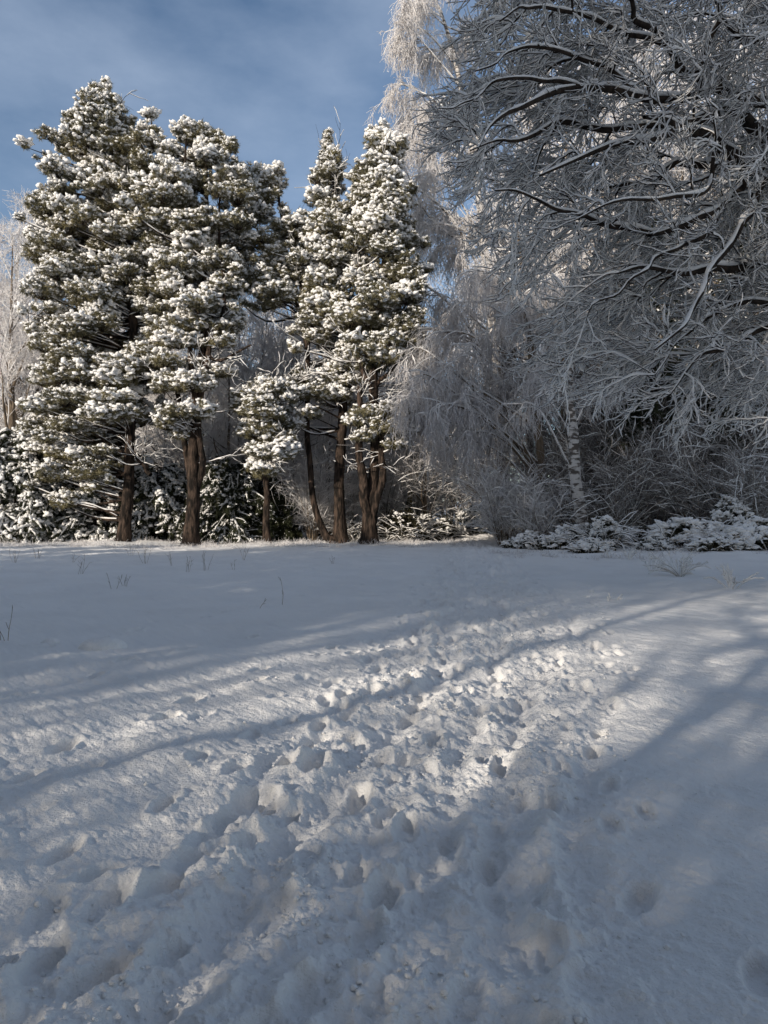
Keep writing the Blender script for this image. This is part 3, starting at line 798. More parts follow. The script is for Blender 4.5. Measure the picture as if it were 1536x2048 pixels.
def upright_tree(name, label, x, y, H, seed, group=None, trunk_r=0.2, lean=0.0, first=0.25, ups=0.10, n1=16, twig=M_FROST, bark=M_GREYBARK, wide=0.30):
    """a frosted bare forest tree"""
    rg = rng_of(seed)
    z0 = gz(x, y)
    root = thing(name, label, 'tree', (x, y, z0), group)
    tr, cr, snw = Shape(), Shape(), Shape()
    T = np.array([[x, y, z0 - 0.3], [x + lean * 0.3, y, z0 + H * 0.3], [x + lean * 0.6 + rg.normal(0, 0.2), y + rg.normal(0, .2), z0 + H * 0.6], [x + lean, y, z0 + H]])
    c = spline(T, 30); r = np.interp(np.linspace(0, 1, 30), [0, 0.04, 0.5, 1], [trunk_r * 1.3, trunk_r, trunk_r * 0.6, 0.015])
    tube(tr, c, r, k=10, rough=0.04, rng=rg)
    p, d, rr, t = spawn(c[None], r[None], n1, first, 0.97, 0.55, 1.05, rg, flat=0.5)
    L = H * wide * (1.15 - t) * rg.uniform(0.8, 1.25, n1) + 0.8
    A = grow(p, d, L, 9, 0.10, ups, rg); AR = taper(np.clip(rr * 0.55, 0.02, 0.12), np.full(n1, 0.012), 9)
    tube(tr, A, AR, k=6); snow_on(snw, A, AR, 0.032, rg, lumpy=0.35)
    p, d, rr, t = spawn(A, AR, 8, 0.2, 1.0, 0.5, 1.0, rg, flat=0.7)
    L2 = np.repeat(L, 8) * 0.42 * (1.2 - 0.6 * t) * rg.uniform(0.7, 1.3, len(p)) + 0.3
    B = grow(p, d, L2, 6, 0.14, ups * 0.7, rg); BR = taper(np.clip(rr * 0.6, 0.012, 0.05), np.full(len(p), 0.008), 6)
    tube(cr, B, BR, k=4); snow_on(snw, B, BR, 0.024, rg, k=4, lumpy=0.4)
    p, d, rr, t = spawn(B, BR, 7, 0.15, 1.0, 0.5, 1.1, rg)
    C = grow(p, d, np.repeat(L2, 7) * 0.5 * rg.uniform(0.6, 1.3, len(p)) + 0.2, 4, 0.16, 0.03, rg)
    CR_ = taper(np.full(len(p), 0.014), np.full(len(p), 0.009), 4) * rg.uniform(0.8, 1.3, (len(p), 5))
    tube(cr, C, CR_, k=3)
    p, d, rr, t = spawn(C, CR_, 4, 0.2, 1.0, 0.5, 1.1, rg)
    D = grow(p, d, rg.uniform(0.2, 0.6, len(p)), 2, 0.15, 0.02, rg)
    tube(cr, D, taper(np.full(len(p), 0.010), np.full(len(p), 0.007), 2), k=3)
    build('trunk', tr, bark, root); build('crown', cr, twig, root); build('snow', snw, M_SNOW, root)
    return root

def at(xp, d):
    return (xp - CX) / FPX * d, d

t_left = upright_tree('frosted_tree', 'slender frosted tree with a bare pale trunk at the left edge of the photo', *at(24, 46), 20.5, 301, trunk_r=0.36, first=0.30, twig=M_BIRCHTWIG)
BGG = 'frosted bare trees in the wood behind the pines'
BGL = 'grey frosted bare tree standing in the wood behind the pines'
t_bg1 = upright_tree('frosted_tree', 'frosted tree whose rounded top shows in the sky gap between the two groups of pines', *at(585, 53), 24.5, 302, None, trunk_r=0.26, first=0.2)
t_bg2 = upright_tree('frosted_tree', BGL, *at(440, 50), 17.0, 303, BGG, trunk_r=0.2, first=0.14, twig=M_BIRCHTWIG)
t_bg3 = upright_tree('frosted_tree', BGL, *at(500, 47), 15.0, 304, BGG, trunk_r=0.17, first=0.2, lean=1.2, bark=M_OAKBARK, twig=M_BIRCHTWIG)
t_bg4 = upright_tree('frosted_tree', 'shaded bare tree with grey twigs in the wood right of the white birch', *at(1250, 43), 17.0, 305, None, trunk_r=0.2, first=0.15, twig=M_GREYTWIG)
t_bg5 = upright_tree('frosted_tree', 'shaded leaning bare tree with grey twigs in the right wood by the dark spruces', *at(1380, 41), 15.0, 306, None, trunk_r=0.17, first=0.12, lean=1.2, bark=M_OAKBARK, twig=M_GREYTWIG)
rg0 = rng_of(77)
srcs = [t_bg2, t_bg3, t_bg1]
for i, (xp, d, sc) in enumerate([(-60, 52, 1.0), (110, 55, 1.05), (190, 50, .95), (320, 54, 1.0), (375, 60, 1.15), (545, 45, .75), (560, 58, 1.1), (640, 50, .9), (610, 64, 1.2), (700, 55, 1.0), (790, 52, 1.0), (840, 58, 1.1), (860, 48, .85), (905, 56, 1.0), (950, 62, 1.2), (470, 66, 1.3), (270, 66, 1.3), (745, 66, 1.3), (-10, 60, 1.15), (60, 70, 1.2), (455, 44, .8), (525, 43.5, .7), (590, 46, .9), (650, 44, .7), (700, 46, .8), (335, 45, .8), (390, 46, .9), (770, 46, .8), (850, 45, .7), (300, 47, .95), (480, 48, 1.0), (560, 49, 1.05)]):
    x, y = at(xp, d)
    copy_thing(srcs[i % 2], BGL, (x, y, gz(x, y)), rg0.uniform(0, 6.28), sc, BGG)
for i in range(26):
    x, y = at(-120 + i * 45 + rg0.uniform(-15, 15), rg0.uniform(72, 92))
    copy_thing(srcs[i % 2], BGL, (x, y, gz(x, y)), rg0.uniform(0, 6.28), rg0.uniform(1.0, 1.35), BGG)
for i, (xp, d, sc) in enumerate([(1060, 44, 1.15), (1130, 40, 1.2), (1210, 43, 1.25), (1290, 38, 1.15), (1370, 42, 1.25), (1440, 37, 1.15), (1520, 40, 1.2), (1590, 37, 1.2), (1010, 48, 1.15), (1250, 50, 1.4), (1420, 50, 1.4)]):
    x, y = at(xp, d)
    copy_thing(t_bg1, 'tall frosted tree rising behind the big overhanging boughs', (x, y, gz(x, y)), rg0.uniform(0, 6.28), sc, 'tall frosted trees behind the overhanging boughs')
for (xp, d, sc, lb) in [(-45, 48, 1.05, 'frosted tree mostly beyond the left edge of the photo'), (78, 51, 1.12, 'frosted tree half hidden behind the left side of the tallest pine'), (40, 56, 1.3, 'frosted tree right behind the slender pale trunk at the left edge')]:
    x, y = at(xp, d)
    copy_thing(t_left, lb, (x, y, gz(x, y)), rg0.uniform(0, 6.28), sc, 'frosted trees at the left edge')
RWG = 'frosted bare trees deep in the shaded wood'
RWL = 'frosted bare tree deep in the shaded wood on the right'
for i, (xp, d, sc) in enumerate([(1010, 50, 1.2), (1070, 46, 1.2), (1130, 52, 1.4), (1190, 44, 1.2), (1230, 40, 1.2), (1290, 48, 1.4), (1340, 42, 1.2), (1400, 46, 1.4), (1450, 40, 1.2), (1500, 44, 1.3), (1560, 40, 1.2), (1600, 46, 1.4), (1260, 58, 1.7), (1380, 60, 1.8), (1480, 58, 1.7), (1120, 62, 1.7), (1560, 60, 1.7)]):
    x, y = at(xp, d)
    copy_thing((t_bg4, t_bg5)[i % 2], RWL, (x, y, gz(x, y)), rg0.uniform(0, 6.28), sc, RWG)

def bare_shrub(name, label, x, y, H, W, seed, n=16, group=None, twig=M_FROST, bark=M_GREYBARK, fine=0.008, arch=-0.05, snow=0.022, dens=1.0, lean=(0, 0)):
    rg = rng_of(seed)
    z0 = gz(x, y)
    root = thing(name, label, 'shrub', (x, y, z0), group)
    st, tw, snw = Shape(), Shape(), Shape()
    a = rg.uniform(0, 6.28, n)
    p = np.stack([x + 0.3 * W * 0.4 * np.cos(a), y + 0.3 * W * 0.4 * np.sin(a), np.full(n, z0 - 0.1)], -1)
    tilt = rg.uniform(0.1, 1.0, n) * (W / max(H, 0.1)) * 0.75
    d = np.stack([np.cos(a) * tilt + lean[0], np.sin(a) * tilt + lean[1], np.ones(n)], -1)
    L = H * rg.uniform(0.75, 1.25, n)
    A = grow(p, d, L, 10, 0.07, arch, rg); AR = taper(rg.uniform(0.014, 0.032, n) * (0.5 + H / 6), np.full(n, 0.006), 10)
    tube(st, A, AR, k=5); snow_on(snw, A, AR, snow, rg, k=4, lumpy=0.4)
    k = int(10 * dens)
    p, d, r, t = spawn(A, AR, k, 0.15, 1.0, 0.5, 1.1, rg)
    L2 = np.repeat(L, k) * 0.34 * rg.uniform(0.5, 1.3, len(p))
    B = grow(p, d, L2, 6, 0.14, arch * 0.8, rg); BR = taper(np.full(len(p), fine * 1.3), np.full(len(p), fine * 0.8), 6)
    tube(tw, B, BR, k=3); snow_on(snw, B, BR, snow * 0.75, rg, k=4, lumpy=0.4)
    k = int(7 * dens)
    p, d, r, t = spawn(B, BR, k, 0.15, 1.0, 0.5, 1.1, rg)
    C = grow(p, d, np.repeat(L2, k) * 0.45 * rg.uniform(0.5, 1.4, len(p)) + 0.1, 3, 0.15, 0.0, rg)
    tube(tw, C, taper(np.full(len(p), fine), np.full(len(p), fine * 0.6), 3), k=3)
    build('stem', st, bark, root); build('twigs', tw, twig, root); build('snow', snw, M_SNOW, root)
    return root

def bough_bush(name, label, x, y, H, W, seed, n=26, group=None, needles=M_DARKNEEDLE, thick=0.085, cat='shrub', cover=1.0, face=None):
    """an evergreen whose boughs droop under slabs of snow"""
    rg = rng_of(seed)
    z0 = gz(x, y)
    root = thing(name, label, cat, (x, y, z0), group)
    st, nd, snw = Shape(), Shape(), Shape()
    c = np.stack([np.full(8, x), np.full(8, y), np.linspace(z0 - 0.2, z0 + H * 0.92, 8)], -1)
    tube(st, c, np.linspace(0.09, 0.02, 8), k=6)
    t = (np.arange(n) + rg.random(n)) / n
    h = z0 + H * (0.12 + 0.85 * t)
    a = rg.uniform(0, 6.28, n)
    p = np.stack([np.full(n, x), np.full(n, y), h], -1)
    d = np.stack([np.cos(a), np.sin(a), np.full(n, 0.35)], -1)
    L = W * (0.25 + 0.85 * np.sqrt(1 - 0.92 * t ** 2)) * rg.uniform(0.7, 1.25, n)
    A = grow(p, d, L, 9, 0.08, -0.19, rg); AR = taper(np.full(n, 0.03), np.full(n, 0.01), 9)
    tube(st, A, AR, k=4)
    k = 15
    p, d, r, tt = spawn(A, AR, k, 0.2, 1.0, 0.5, 1.1, rg, flat=0.35)
    L2 = np.repeat(L, k) * 0.30 * (1.25 - 0.7 * tt) * rg.uniform(0.7, 1.3, len(p)) + 0.15
    B = grow(p, d, L2, 5, 0.14, -0.17, rg); BR = taper(np.full(len(p), 0.012), np.full(len(p), 0.006), 5)
    tube(st, B, BR, k=3)
    th = thick; thick = thick * 0.62
    snow_on(snw, A[:, 2:], AR[:, 2:], thick, rg, k=7, lumpy=0.25, cover=min(1, cover + .2))
    snow_on(snw, B, BR, thick * 0.85, rg, k=6, lumpy=0.3, cover=cover)
    G = B[:, 1:].reshape(-1, 3); G = G[rg.random(len(G)) < 0.42 * cover]; g = len(G)
    scatter(snw, BLOBS, G + np.array([0, 0, 0.05]) + rg.normal(0, 0.04, (g, 3)), rg.uniform(0, 6.28, g), rg.uniform(0, 0.4, g), th * rg.uniform(0.7, 1.7, g), rg)
    Q = np.concatenate([B[:, 1:].reshape(-1, 3), (B[:, 1:] * 0.5 + B[:, :-1] * 0.5).reshape(-1, 3), A[:, 2:].reshape(-1, 3)])
    Q = Q + rg.normal(0, 0.05, Q.shape) - np.array([0, 0, 0.05])
    m = len(Q)
    scatter(nd, TUFTS_DARK, Q, rg.uniform(0, 6.28, m), rg.uniform(0, 0.5, m), rg.uniform(0.6, 1.1, m), rg)
    build('stem', st, M_OAKBARK, root); build('foliage', nd, needles, root, False); build('snow', snw, M_SNOW, root)
    return root

EBG = 'snow laden evergreens under the pines'
bough_bush('evergreen_bush', 'snow laden evergreen bush at the left edge of the wood, cut off by the photo', *at(-10, 41), 5.6, 3.0, 401, n=48, group=EBG, thick=0.13)
bough_bush('evergreen_bush', 'widest evergreen bush, boughs drooping to the field left of the first pine', *at(105, 40.5), 5.8, 3.4, 402, n=64, group=EBG, thick=0.14)
bough_bush('evergreen_bush', 'low evergreen bush right beside the reddish trunk of the first pine', *at(195, 40.3), 4.6, 2.7, 403, n=46, group=EBG, thick=0.13)
bough_bush('evergreen_bush', 'evergreen bush with drooping boughs between the first and second pine trunks', *at(315, 40.8), 4.8, 2.7, 404, n=50, group=EBG, thick=0.13)
bough_bush('evergreen_bush', 'dark evergreen bush with wide drooping boughs right of the forked pine trunk', *at(455, 40.5), 5.0, 3.0, 405, n=54, group=EBG, thick=0.08, cover=.85)
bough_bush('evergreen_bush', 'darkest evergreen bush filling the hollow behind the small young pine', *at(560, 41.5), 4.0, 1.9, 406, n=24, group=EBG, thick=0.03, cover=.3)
bough_bush('evergreen_bush', 'tall snowy evergreen behind the first pine trunk', *at(60, 45), 7.5, 3.0, 407, n=50, group=EBG, thick=0.13)
bough_bush('evergreen_bush', 'tallest evergreen bush right at the far left, boughs piled high with sunlit snow', *at(30, 39.6), 6.6, 3.0, 409, n=64, group=EBG, thick=0.14)
bough_bush('evergreen_bush', 'evergreen bush in the dim space just right of the reddish trunk, behind the others', *at(275, 43), 5.4, 2.6, 410, n=50, group=EBG, thick=0.12)
bough_bush('evergreen_bush', 'round evergreen heaped with sunlit snow at the end of the lane', *at(945, 45.5), 2.6, 1.3, 408, n=22, group=EBG, thick=0.13)

def leafy_mound(name, label, x, y, W, D, H, seed, n=900, group=None, snow=0.65, leaf=0.09, leafmat=M_LEAF, blob=0.16, cat='shrub', ang=0.0):
    """a low heap of evergreen leaves and stems with snow lying on it"""
    rg = rng_of(seed)
    z0 = gz(x, y)
    root = thing(name, label, cat, (x, y, z0), group)
    st, lf, snw = Shape(), Shape(), Shape()
    u = rg.uniform(-1, 1, (n * 2, 2)); u = u[(u ** 2).sum(1) < 1][:n]
    m = len(u)
    prof = np.sqrt(np.clip(1 - (u ** 2).sum(1), 0, 1))
    top = prof * H * (0.62 + 0.75 * np.clip(vnoise(u[:, 0] * W * 1.3 + seed, u[:, 1] * D * 1.3, seed % 40), 0, 1))
    zz = top * rg.uniform(0.25, 1.05, m)
    ca, sa = math.cos(ang), math.sin(ang)
    leaf *= 1.3
    P = np.stack([x + u[:, 0] * W * ca - u[:, 1] * D * sa, y + u[:, 0] * W * sa + u[:, 1] * D * ca, z0 + zz], -1)
    k = 5
    Pl = np.repeat(P, k, 0) + rg.normal(0, 0.09, (m * k, 3))
    V = np.array([[-0.35, 0, 0], [0, 0.5, 0.08], [0.35, 0, 0], [0, -0.5, -0.05]])
    s = leaf * rg.uniform(0.7, 1.4, m * k)
    scatter(lf, [(V, np.array([[0, 1, 2, 3]]))], Pl, rg.uniform(0, 6.28, m * k), rg.uniform(0, 1.3, m * k), s, rg)
    nb = int(m * snow * 0.62)
    pocket = vnoise(P[:, 0] * 2.6 + seed, P[:, 1] * 2.6 + zz * 2.0, 60) > 0.47
    ids = rg.permutation(m)[:nb]; ids = ids[pocket[ids]]; nb = len(ids)
    Q = P[ids].copy(); Q[:, 2] = z0 + np.maximum(Q[:, 2] - z0, top[ids] * 0.9) + 0.03
    sc = blob * 0.95 * rg.uniform(0.3, 1.6, nb)
    scatter(snw, BLOBS, Q, rg.uniform(0, 6.28, nb), rg.uniform(0, 0.5, nb), np.stack([sc * rg.uniform(0.8, 1.7, nb), sc, sc * 0.8], -1), rg)
    ns = 130
    a = rg.uniform(0, 6.28, ns); q = P[rg.permutation(m)[:ns]].copy(); q[:, 2] = z0
    S = grow(q, np.stack([np.cos(a), np.sin(a), np.full(ns, 1.2)], -1), H * rg.uniform(0.6, 1.9, ns), 6, 0.12, -0.2, rg)
    SR = taper(np.full(ns, 0.012), np.full(ns, 0.006), 6)
    tube(st, S, SR, k=4); snow_on(snw, S, SR, 0.022, rg, k=4)
    build('stem', st, M_GREYBARK, root); build('leaves', lf, leafmat, root, False); build('snow', snw, M_SNOW, root)
    return root

BRG = 'snowy brambles along the right side of the field'
leafy_mound('bramble_bush', 'bramble heap with a sunlit snowy crest at the left end of the bank', *at(1140, 31.0), 1.6, 1.2, .75, 501, 1100, BRG)
leafy_mound('bramble_bush', 'tall pointed bramble heap beside the foot of the white birch', *at(1205, 29.5), 0.7, 0.8, 1.4, 502, 800, BRG, snow=.6)
leafy_mound('bramble_bush', 'low dark bramble heap in the middle of the bank below the hazel stems', *at(1275, 31), 1.5, 1.0, .55, 503, 900, BRG, snow=.5)
leafy_mound('bramble_bush', 'broad bramble heap draped in thick snow right of the middle', *at(1390, 28.5), 1.8, 1.2, 1.0, 504, 1500, BRG, snow=.8, blob=.2)
leafy_mound('bramble_bush', 'snowy bramble heap with dark hollows at the right edge of the photo', *at(1510, 26.8), 1.7, 1.2, .95, 505, 1400, BRG, snow=.75, blob=.2)
leafy_mound('bramble_bush', 'tiny bramble clump on the snow in front of the low dark heap', *at(1310, 27.6), .7, .5, .35, 521, 260, BRG, snow=.6)
leafy_mound('bramble_bush', 'small bramble clump creeping out in front of the broad draped heap', *at(1430, 26), .9, .5, .4, 522, 320, BRG, snow=.6)
leafy_mound('bramble_bush', 'small flat bramble clump in front of the pointed heap', *at(1185, 28.2), .8, .5, .4, 523, 300, BRG, snow=.6)
leafy_mound('bramble_bush', 'high bramble heap at the back between the broad heap and the right edge', *at(1455, 29.5), 1.2, 1.0, 1.5, 524, 900, BRG, snow=.7, blob=.18)
leafy_mound('bramble_bush', 'thin bramble fringe creeping onto the field at the foot of the lane', *at(1060, 32.5), 1.2, 0.9, 0.5, 506, 700, BRG, snow=.7)
leafy_mound('evergreen_shrub', 'low frosted evergreen shrub right behind the three stemmed pine', *at(800, 42.5), 1.7, 1.0, 2.1, 511, 1500, 'low shrubs behind the pine trunks', snow=.45, blob=.12)
leafy_mound('evergreen_shrub', 'low evergreen shrub in dappled light at the left of the lane', *at(870, 44), 1.5, 1.0, 1.5, 512, 1200, 'low shrubs behind the pine trunks', snow=.5, blob=.12)
leafy_mound('evergreen_shrub', 'low evergreen shrub between the straight dark trunk and the three stemmed pine', *at(707, 43), 1.1, 0.8, 1.7, 513, 900, 'low shrubs behind the pine trunks', snow=.5, blob=.12)
leafy_mound('evergreen_shrub', 'low snowy plant on the bank at the lane end, under the round evergreen', *at(900, 46), 1.2, 0.7, 0.8, 514, 700, 'low shrubs behind the pine trunks', snow=.8, blob=.15)

SHG = 'frosted bare shrubs along the wood edge'
def shrub_row(rows):
    for (xp, d, H, W, seed, label, kw) in rows:
        x, y = at(xp, d)
        bare_shrub('frosted_shrub', label, x, y, H, W, seed, group=SHG, **kw)
shrub_row([
    (625, 41.5, 5.0, 1.9, 601, 'frosted hazel with pale sunlit stems behind the bent pine stem', dict(n=20)),
    (1010, 35, 3.4, 2.2, 602, 'wide fan of fine frosted stems at the right of the lane', dict(n=34, arch=-0.03)),
    (1075, 33.5, 3.0, 1.9, 603, 'frosted shrub with arching stems left of the white birch', dict(n=28)),
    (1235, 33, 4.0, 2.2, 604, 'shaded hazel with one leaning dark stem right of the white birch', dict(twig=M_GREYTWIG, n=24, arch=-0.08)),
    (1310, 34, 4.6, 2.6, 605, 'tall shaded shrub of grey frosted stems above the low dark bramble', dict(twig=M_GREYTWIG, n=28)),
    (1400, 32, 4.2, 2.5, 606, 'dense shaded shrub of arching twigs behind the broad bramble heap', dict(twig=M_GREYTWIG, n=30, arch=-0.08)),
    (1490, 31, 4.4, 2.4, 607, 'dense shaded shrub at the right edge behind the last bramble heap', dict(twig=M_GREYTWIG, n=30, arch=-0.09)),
    (930, 47, 6.0, 2.4, 608, 'pale frosted shrub hanging over the end of the lane', dict(n=22, arch=-0.1)),
    (590, 44, 4.6, 2.2, 609, 'pale frosted shrub between the dark evergreen and the bent stem', dict(n=22)),
])
sh_src = [o for o in COL.objects if o.name.startswith('frosted_shrub') and o.type == 'EMPTY']
for i, (xp, d, sc) in enumerate([(1160, 37, 1.3), (1250, 38, 1.5), (1330, 38, 1.5), (1420, 37, 1.5), (1500, 36, 1.5), (1560, 33, 1.3), (1100, 40, 1.4), (1200, 43, 1.9), (1350, 44, 2.0), (1470, 43, 2.0), (1040, 43, 1.5), (1550, 40, 1.8)]):
    x, y = at(xp, d)
    copy_thing(sh_src[3 + i % 4], 'frosted shrub deep in the shade among the trees of the right wood', (x, y, gz(x, y)), rg0.uniform(0, 6.28), sc, 'shaded shrubs in the right wood')
for i, (xp, d, sc) in enumerate([(655, 42.5, .8), (705, 44.5, .9), (770, 45, 1.0), (840, 46, 1.0), (480, 43.5, .9), (420, 44, 1.0), (350, 44, 1.0), (660, 48, 1.2), (720, 50, 1.3), (780, 50, 1.2), (840, 52, 1.3), (500, 50, 1.3), (430, 50, 1.3), (340, 48, 1.2), (250, 50, 1.3), (150, 52, 1.4), (40, 52, 1.4), (690, 58, 1.7), (760, 60, 1.8), (830, 62, 1.8), (900, 60, 1.8), (960, 58, 1.8), (620, 58, 1.8), (540, 58, 1.8), (460, 60, 1.8), (380, 58, 1.8), (300, 60, 1.9), (210, 60, 1.9), (100, 62, 2.0), (0, 62, 2.0), (-60, 56, 1.8)]):
    x, y = at(xp, d)
    copy_thing(sh_src[0 if i % 2 else 8], 'frosted shrub in the background behind the pine trunks', (x, y, gz(x, y)), rg0.uniform(0, 6.28), sc, 'background shrubs behind the pine trunks')

# dark conifers and a mossy trunk in the right-hand wood
def spruce(name, label, x, y, H, W, seed, snow=0.35, group=None, start=0.06, full=0.0, girth=0.28):
    rg = rng_of(seed); z0 = gz(x, y)
    root = thing(name, label, 'tree', (x, y, z0), group)
    st, nd, snw = Shape(), Shape(), Shape()
    c = np.stack([np.full(16, x), np.full(16, y), np.linspace(z0 - 0.2, z0 + H, 16)], -1)
    tube(st, c, np.linspace(girth, 0.02, 16), k=8)
    n = int(H * 7)
    t = (np.arange(n) + rg.random(n)) / n
    a = rg.uniform(0, 6.28, n)
    p = np.stack([np.full(n, x), np.full(n, y), z0 + H * (start + (0.99 - start) * t)], -1)
    L = (W * (1.05 - t * (1 - full)) + 0.25) * rg.uniform(0.75, 1.2, n)
    A = grow(p, np.stack([np.cos(a), np.sin(a), np.full(n, 0.1)], -1), L, 7, 0.06, -0.05, rg); AR = taper(np.full(n, 0.035), np.full(n, 0.01), 7)
    tube(st, A, AR, k=4)
    p, d, r, tt = spawn(A, AR, 9, 0.2, 1.0, 0.6, 1.1, rg, flat=0.2)
    B = grow(p, d, np.repeat(L, 9) * 0.28 * rg.uniform(0.6, 1.3, len(p)) + 0.15, 3, 0.08, -0.16, rg); BR = taper(np.full(len(p), 0.012), np.full(len(p), 0.006), 3)
    snow_on(snw, A[:, 1:], AR[:, 1:], 0.06, rg, k=5, lumpy=0.3, cover=snow); snow_on(snw, B, BR, 0.06, rg, k=5, lumpy=0.3, cover=snow)
    Q = np.concatenate([B[:, 1:].reshape(-1, 3), A[:, 2:].reshape(-1, 3)]); Q = Q + rg.normal(0, 0.06, Q.shape); m = len(Q)
    scatter(nd, TUFTS_DARK, Q, rg.uniform(0, 6.28, m), rg.uniform(0, 0.6, m), rg.uniform(0.8, 1.5, m), rg)
    build('trunk', st, M_OAKBARK, root); build('crown', nd, M_DARKNEEDLE, root, False); build('snow', snw, M_SNOW, root)
    return root
SPG = 'dark spruces in the right wood'
sp1 = spruce('spruce_tree', 'dark spruce standing in the shaded wood right of the white birch', *at(1310, 36.5), 17, 3.4, 701, group=SPG)
sp2 = spruce('spruce_tree', 'tall dark spruce at the right edge behind the overhanging boughs', *at(1510, 34.5), 20, 3.8, 702, group=SPG)
for (xp, d, sc, lb) in [(1410, 39, 1.1, 'dark spruce between the two nearer spruces of the shaded wood'), (1220, 50, 1.3, 'far dark spruce seen just right of the white birch'), (1600, 36, 1.1, 'dark spruce mostly beyond the right edge of the photo')]:
    x, y = at(xp, d)
    copy_thing(sp1 if xp != 1600 else sp2, lb, (x, y, gz(x, y)), rg0.uniform(0, 6.28), sc, SPG)

t_ivy = upright_tree('frosted_tree', 'small tree with a mossy leaning trunk right of the three stemmed pine', *at(812, 45), 7.5, 310, trunk_r=0.28, lean=0.6, first=0.45, bark=M_MOSSBARK, wide=0.34)

# ------------------------------------------------------------------ small things on the field
def stalk_plant(name, label, x, y, H, n, seed, group, frost=False, spread=0.35, side=2):
    rg = rng_of(seed); z0 = gz(x, y)
    a = rg.uniform(0, 6.28, n); tl = rg.uniform(0.05, spread, n)
    p = np.stack([x + 0.05 * np.cos(a), y + 0.05 * np.sin(a), np.full(n, z0 - 0.06)], -1)
    A = grow(p, np.stack([np.cos(a) * tl, np.sin(a) * tl, np.ones(n)], -1), H * rg.uniform(0.6, 1.1, n) + 0.08, 6, 0.09, -0.02 - (0.10 if frost else 0), rg)
    AR = taper(np.full(n, 0.007 if frost else 0.005), np.full(n, 0.003), 6)
    s = Shape(); tube(s, A, AR, k=4)
    q, d, r, t = spawn(A, AR, side, 0.4, 1.0, 0.4, 0.9, rg)
    B = grow(q, d, np.repeat(H * 0.25 * np.ones(n), side) * rg.uniform(0.5, 1.2, len(q)), 3, 0.1, 0.0, rg); BR = taper(np.full(len(q), 0.004), np.full(len(q), 0.003), 3)
    tube(s, B, BR, k=3)
    if frost:
        root = thing(name, label, 'plant', (x, y, z0), group)
        build('stems', s, M_DRYGRASS, root)
        w = Shape(); snow_on(w, A, AR, 0.017, rg, k=5, lumpy=0.4); snow_on(w, B, BR, 0.014, rg, k=4, lumpy=0.4)
        build('snow', w, M_SNOW, root)
        return root
    o = build(name, s, M_DRYGRASS)
    o['label'] = label; o['category'] = 'plant'; o['group'] = group
    return o
STG = 'dry stalks poking through the snow'
for i, (xp, yp, h, n, lb) in enumerate([
    (566, 1206, .62, 1, 'tallest single thin stalk standing alone in the middle of the shaded field'),
    (513, 1212, .25, 1, 'short thin stalk just left of the tallest one'),
    (8, 1284, .42, 2, 'pair of thin stalks at the left edge of the photo'),
    (22, 1284, .34, 1, 'single thin stalk beside the pair at the left edge'),
    (160, 1148, .55, 4, 'bunch of dry stalks on the left of the field'),
    (142, 1128, .3, 3, 'short dark tuft just left of the bunch of dry stalks'),
    (228, 1176, .4, 2, 'thin stalks leaning left in the shaded field'),
    (252, 1172, .3, 4, 'low tuft beside the left leaning stalks'),
    (345, 1130, .5, 3, 'dry stalks leaning left in front of the forked pine'),
    (376, 1142, .5, 4, 'bushy dry stalks in front of the forked pine'),
    (412, 1138, .62, 4, 'tall dry stalks leaning left, right of the bushy ones'),
    (470, 1138, .4, 2, 'sparse thin stalks left of the dark evergreen bush'),
    (490, 1120, .5, 4, 'stalks at the far side of the field in front of the dark evergreen bush'),
    (290, 1125, .55, 5, 'stalk clump at the far side of the field between the two left trunks'),
    (75, 1118, .5, 6, 'dark clump of stalks at the far left side of the field'),
    (30, 1125, .45, 5, 'pale bent stalks at the far left corner of the field'),
    (668, 1128, .35, 3, 'small stalks in front of the straight dark pine trunk'),
    (262, 1112, .4, 4, 'small stalks at the foot of the first pine')]):
    dd = CAMZ * FPX / (yp - HY)
    x, y = at(xp, dd)
    stalk_plant('dry_stalk', lb, x, y, h, n, 800 + i, STG)
FPG = 'frosted plants at the foot of the bramble bank'
for i, (xp, yp, h, n, lb) in enumerate([
    (1360, 1146, .75, 26, 'largest frosted clump of bent stems on the snow below the bramble bank'),
    (1462, 1176, .6, 11, 'small frosted clump with two long curved stems, nearest the right edge'),
    (1303, 1136, .55, 9, 'upright brownish frosted clump left of the largest one'),
    (1258, 1120, .5, 9, 'small frosted clump at the foot of the low dark bramble'),
    (1215, 1118, .7, 7, 'thin dark twiggy clump below the pointed bramble heap'),
    (1225, 1205, .15, 6, 'tiny frosted tuft almost buried beside the trodden path')]):
    dd = CAMZ * FPX / (yp - HY)
    x, y = at(xp, dd)
    stalk_plant('frosted_plant', lb, x, y, h, n, 850 + i, FPG, frost=True, spread=1.1 if i < 2 else 0.5, side=4)

def snow_mound(name, label, xp, yp, W, H, seed):
    rg = rng_of(seed)
    dd = CAMZ * FPX / (yp - HY); x, y = at(xp, dd); z0 = gz(x, y)
    V = ICO3[0].copy(); V *= (1 + 0.10 * fbm(V[:, 0] * 1.6 + seed, V[:, 1] * 1.6 + V[:, 2], 3, 3))[:, None]
    V = V * np.array([W, W * 0.75, H]); V[:, 2] -= 0.18 * H
    s = Shape(); s.add(V + np.array([x, y, z0]), ICO3[1])
    o = build(name, s, M_SNOW)
    o['label'] = label; o['category'] = 'mound'; o['group'] = 'snow mounds on the field'
snow_mound('snow_mound', 'large smooth snow mound over a stump on the left of the field', 205, 1292, 0.30, 0.155, 1)
snow_mound('snow_mound', 'small snow mound left of the large one', 100, 1284, 0.12, 0.07, 2)

# ------------------------------------------------------------------ trees of the wood behind the camera, which shade the field
SHADE = 'trees of the wood behind the viewpoint'
def back(src, label, x, y, sc, rz):
    copy_thing(src, label, (x, y, gz(x, y)), rz, sc, SHADE)

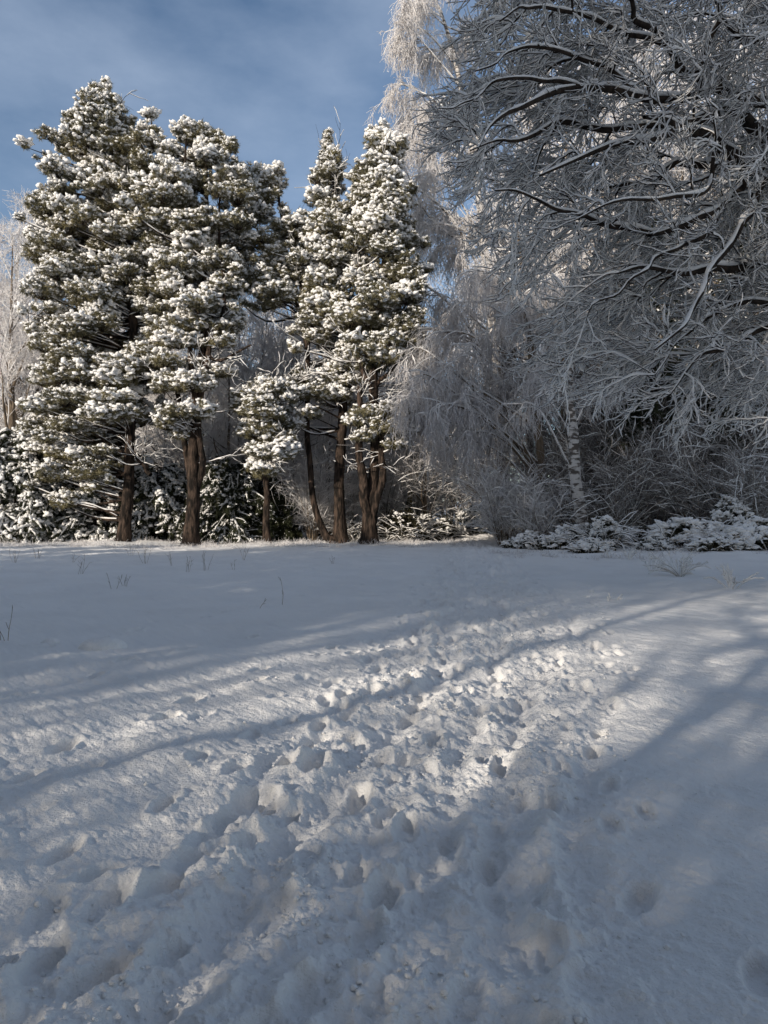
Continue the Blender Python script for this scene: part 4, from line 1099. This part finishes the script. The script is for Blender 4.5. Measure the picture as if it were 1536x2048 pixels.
def along(p, t):
    """p metres to the right of, t metres along, the line in which the sunlight travels"""
    c, n = math.cos(R(42)), math.sin(R(42))
    return n * t + c * p, c * t - n * p
def shade_spruce(i, p, t, H, W, start, full, src=None):
    x, y = along(p, t)
    return spruce('spruce_tree', 'dark spruce in the wood behind the viewpoint', x, y, H, W, 900 + i, 0.3, SHADE, start, full, 0.15 if start > 0.2 else 0.28)
tall = shade_spruce(0, 1.2, -10.5, 25, 3.4, 0.12, 0.35)
mid = shade_spruce(1, -26.0, -25.0, 18, 3.0, 0.10, 0.25)
high = shade_spruce(2, -4.2, -12.0, 27, 3.3, 0.36, 0.5)
BL = 'dark spruce in the wood behind the viewpoint'
for i, (src, p, t, sc) in enumerate([
    (tall, 0.75, -13.5, .66), (tall, 5.2, -11, 1.0), (tall, 7.5, -10, .95), (tall, 9.5, -11, 1.0), (tall, 13, -10, 1.0),
    (high, -7.4, -12.5, 1.0),
    (tall, -11.2, -13, 1.05), (tall, -14.3, -12, 1.1), (tall, -17.4, -13.5, 1.05), (tall, -20.4, -12.5, 1.1), (tall, -12.8, -17, 1.1), (tall, -16.5, -18, 1.1), (tall, -20, -17, 1.1), (tall, -9.6, -17, 1.0),
    (mid, -29.3, -26, .76), (mid, -32.2, -24, .82), (mid, -35.5, -26, .76), (mid, -38.6, -25, .72), (mid, -42, -26, .7), (mid, -24, -27, 1.0)]):
    x, y = along(p, t)
    back(src, BL, x, y, sc, rg0.uniform(0, 6.28))
for i, (p, t, sc) in enumerate([(-1.0, -7, .72), (-2.6, -7.8, .72), (-4.4, -8, .66), (-6.0, -8.5, .6), (-9.5, -9, .9)]):
    x, y = along(p, t)
    copy_thing(sh_src[0], 'bare shrub in the wood behind the viewpoint', (x, y, gz(x, y)), rg0.uniform(0, 6.28), sc, 'shrubs in the wood behind the viewpoint')

for (p, t, sc) in [(-1.6, -9, .9), (-5.8, -21, 1.25), (-8.6, -23, 1.3)]:
    x, y = along(p, t)
    copy_thing(t_bg3, 'bare tree in the wood behind the viewpoint', (x, y, gz(x, y)), rg0.uniform(0, 6.28), sc, 'bare trees in the wood behind the viewpoint')

# frosted grass along the far edge of the field
def far_grass():
    rg = rng_of(990); n = 2600
    x = np.where(rg.random(n) < 0.8, rg.uniform(-24, 4.5, n), rg.uniform(4, 22, n))
    y = np.where(x < 4.5, rg.uniform(33, 41, n), rg.uniform(24, 29, n))
    keep = vnoise(x * 0.7, y * 1.2, 4) > 0.45; x, y = x[keep], y[keep]; n = len(x)
    k = 7
    X = np.repeat(x, k) + rg.normal(0, 0.08, n * k); Y = np.repeat(y, k) + rg.normal(0, 0.08, n * k)
    p = np.stack([X, Y, base_z(X, Y) - 0.03], -1)
    a = rg.uniform(0, 6.28, n * k); tl = rg.uniform(0.1, 1.0, n * k)
    A = grow(p, np.stack([np.cos(a) * tl, np.sin(a) * tl, np.ones(n * k)], -1), np.repeat(rg.uniform(0.10, 0.38, n), k) * rg.uniform(0.6, 1.2, n * k), 4, 0.1, -0.15, rg)
    s = Shape(); tube(s, A, taper(np.full(n * k, 0.008), np.full(n * k, 0.004), 4), k=3)
    o = build('frosted_grass', s, M_FROST)
    o['kind'] = 'stuff'; o['label'] = 'thin frosted grass along the far edge of the snowy field'; o['category'] = 'grass'
far_grass()
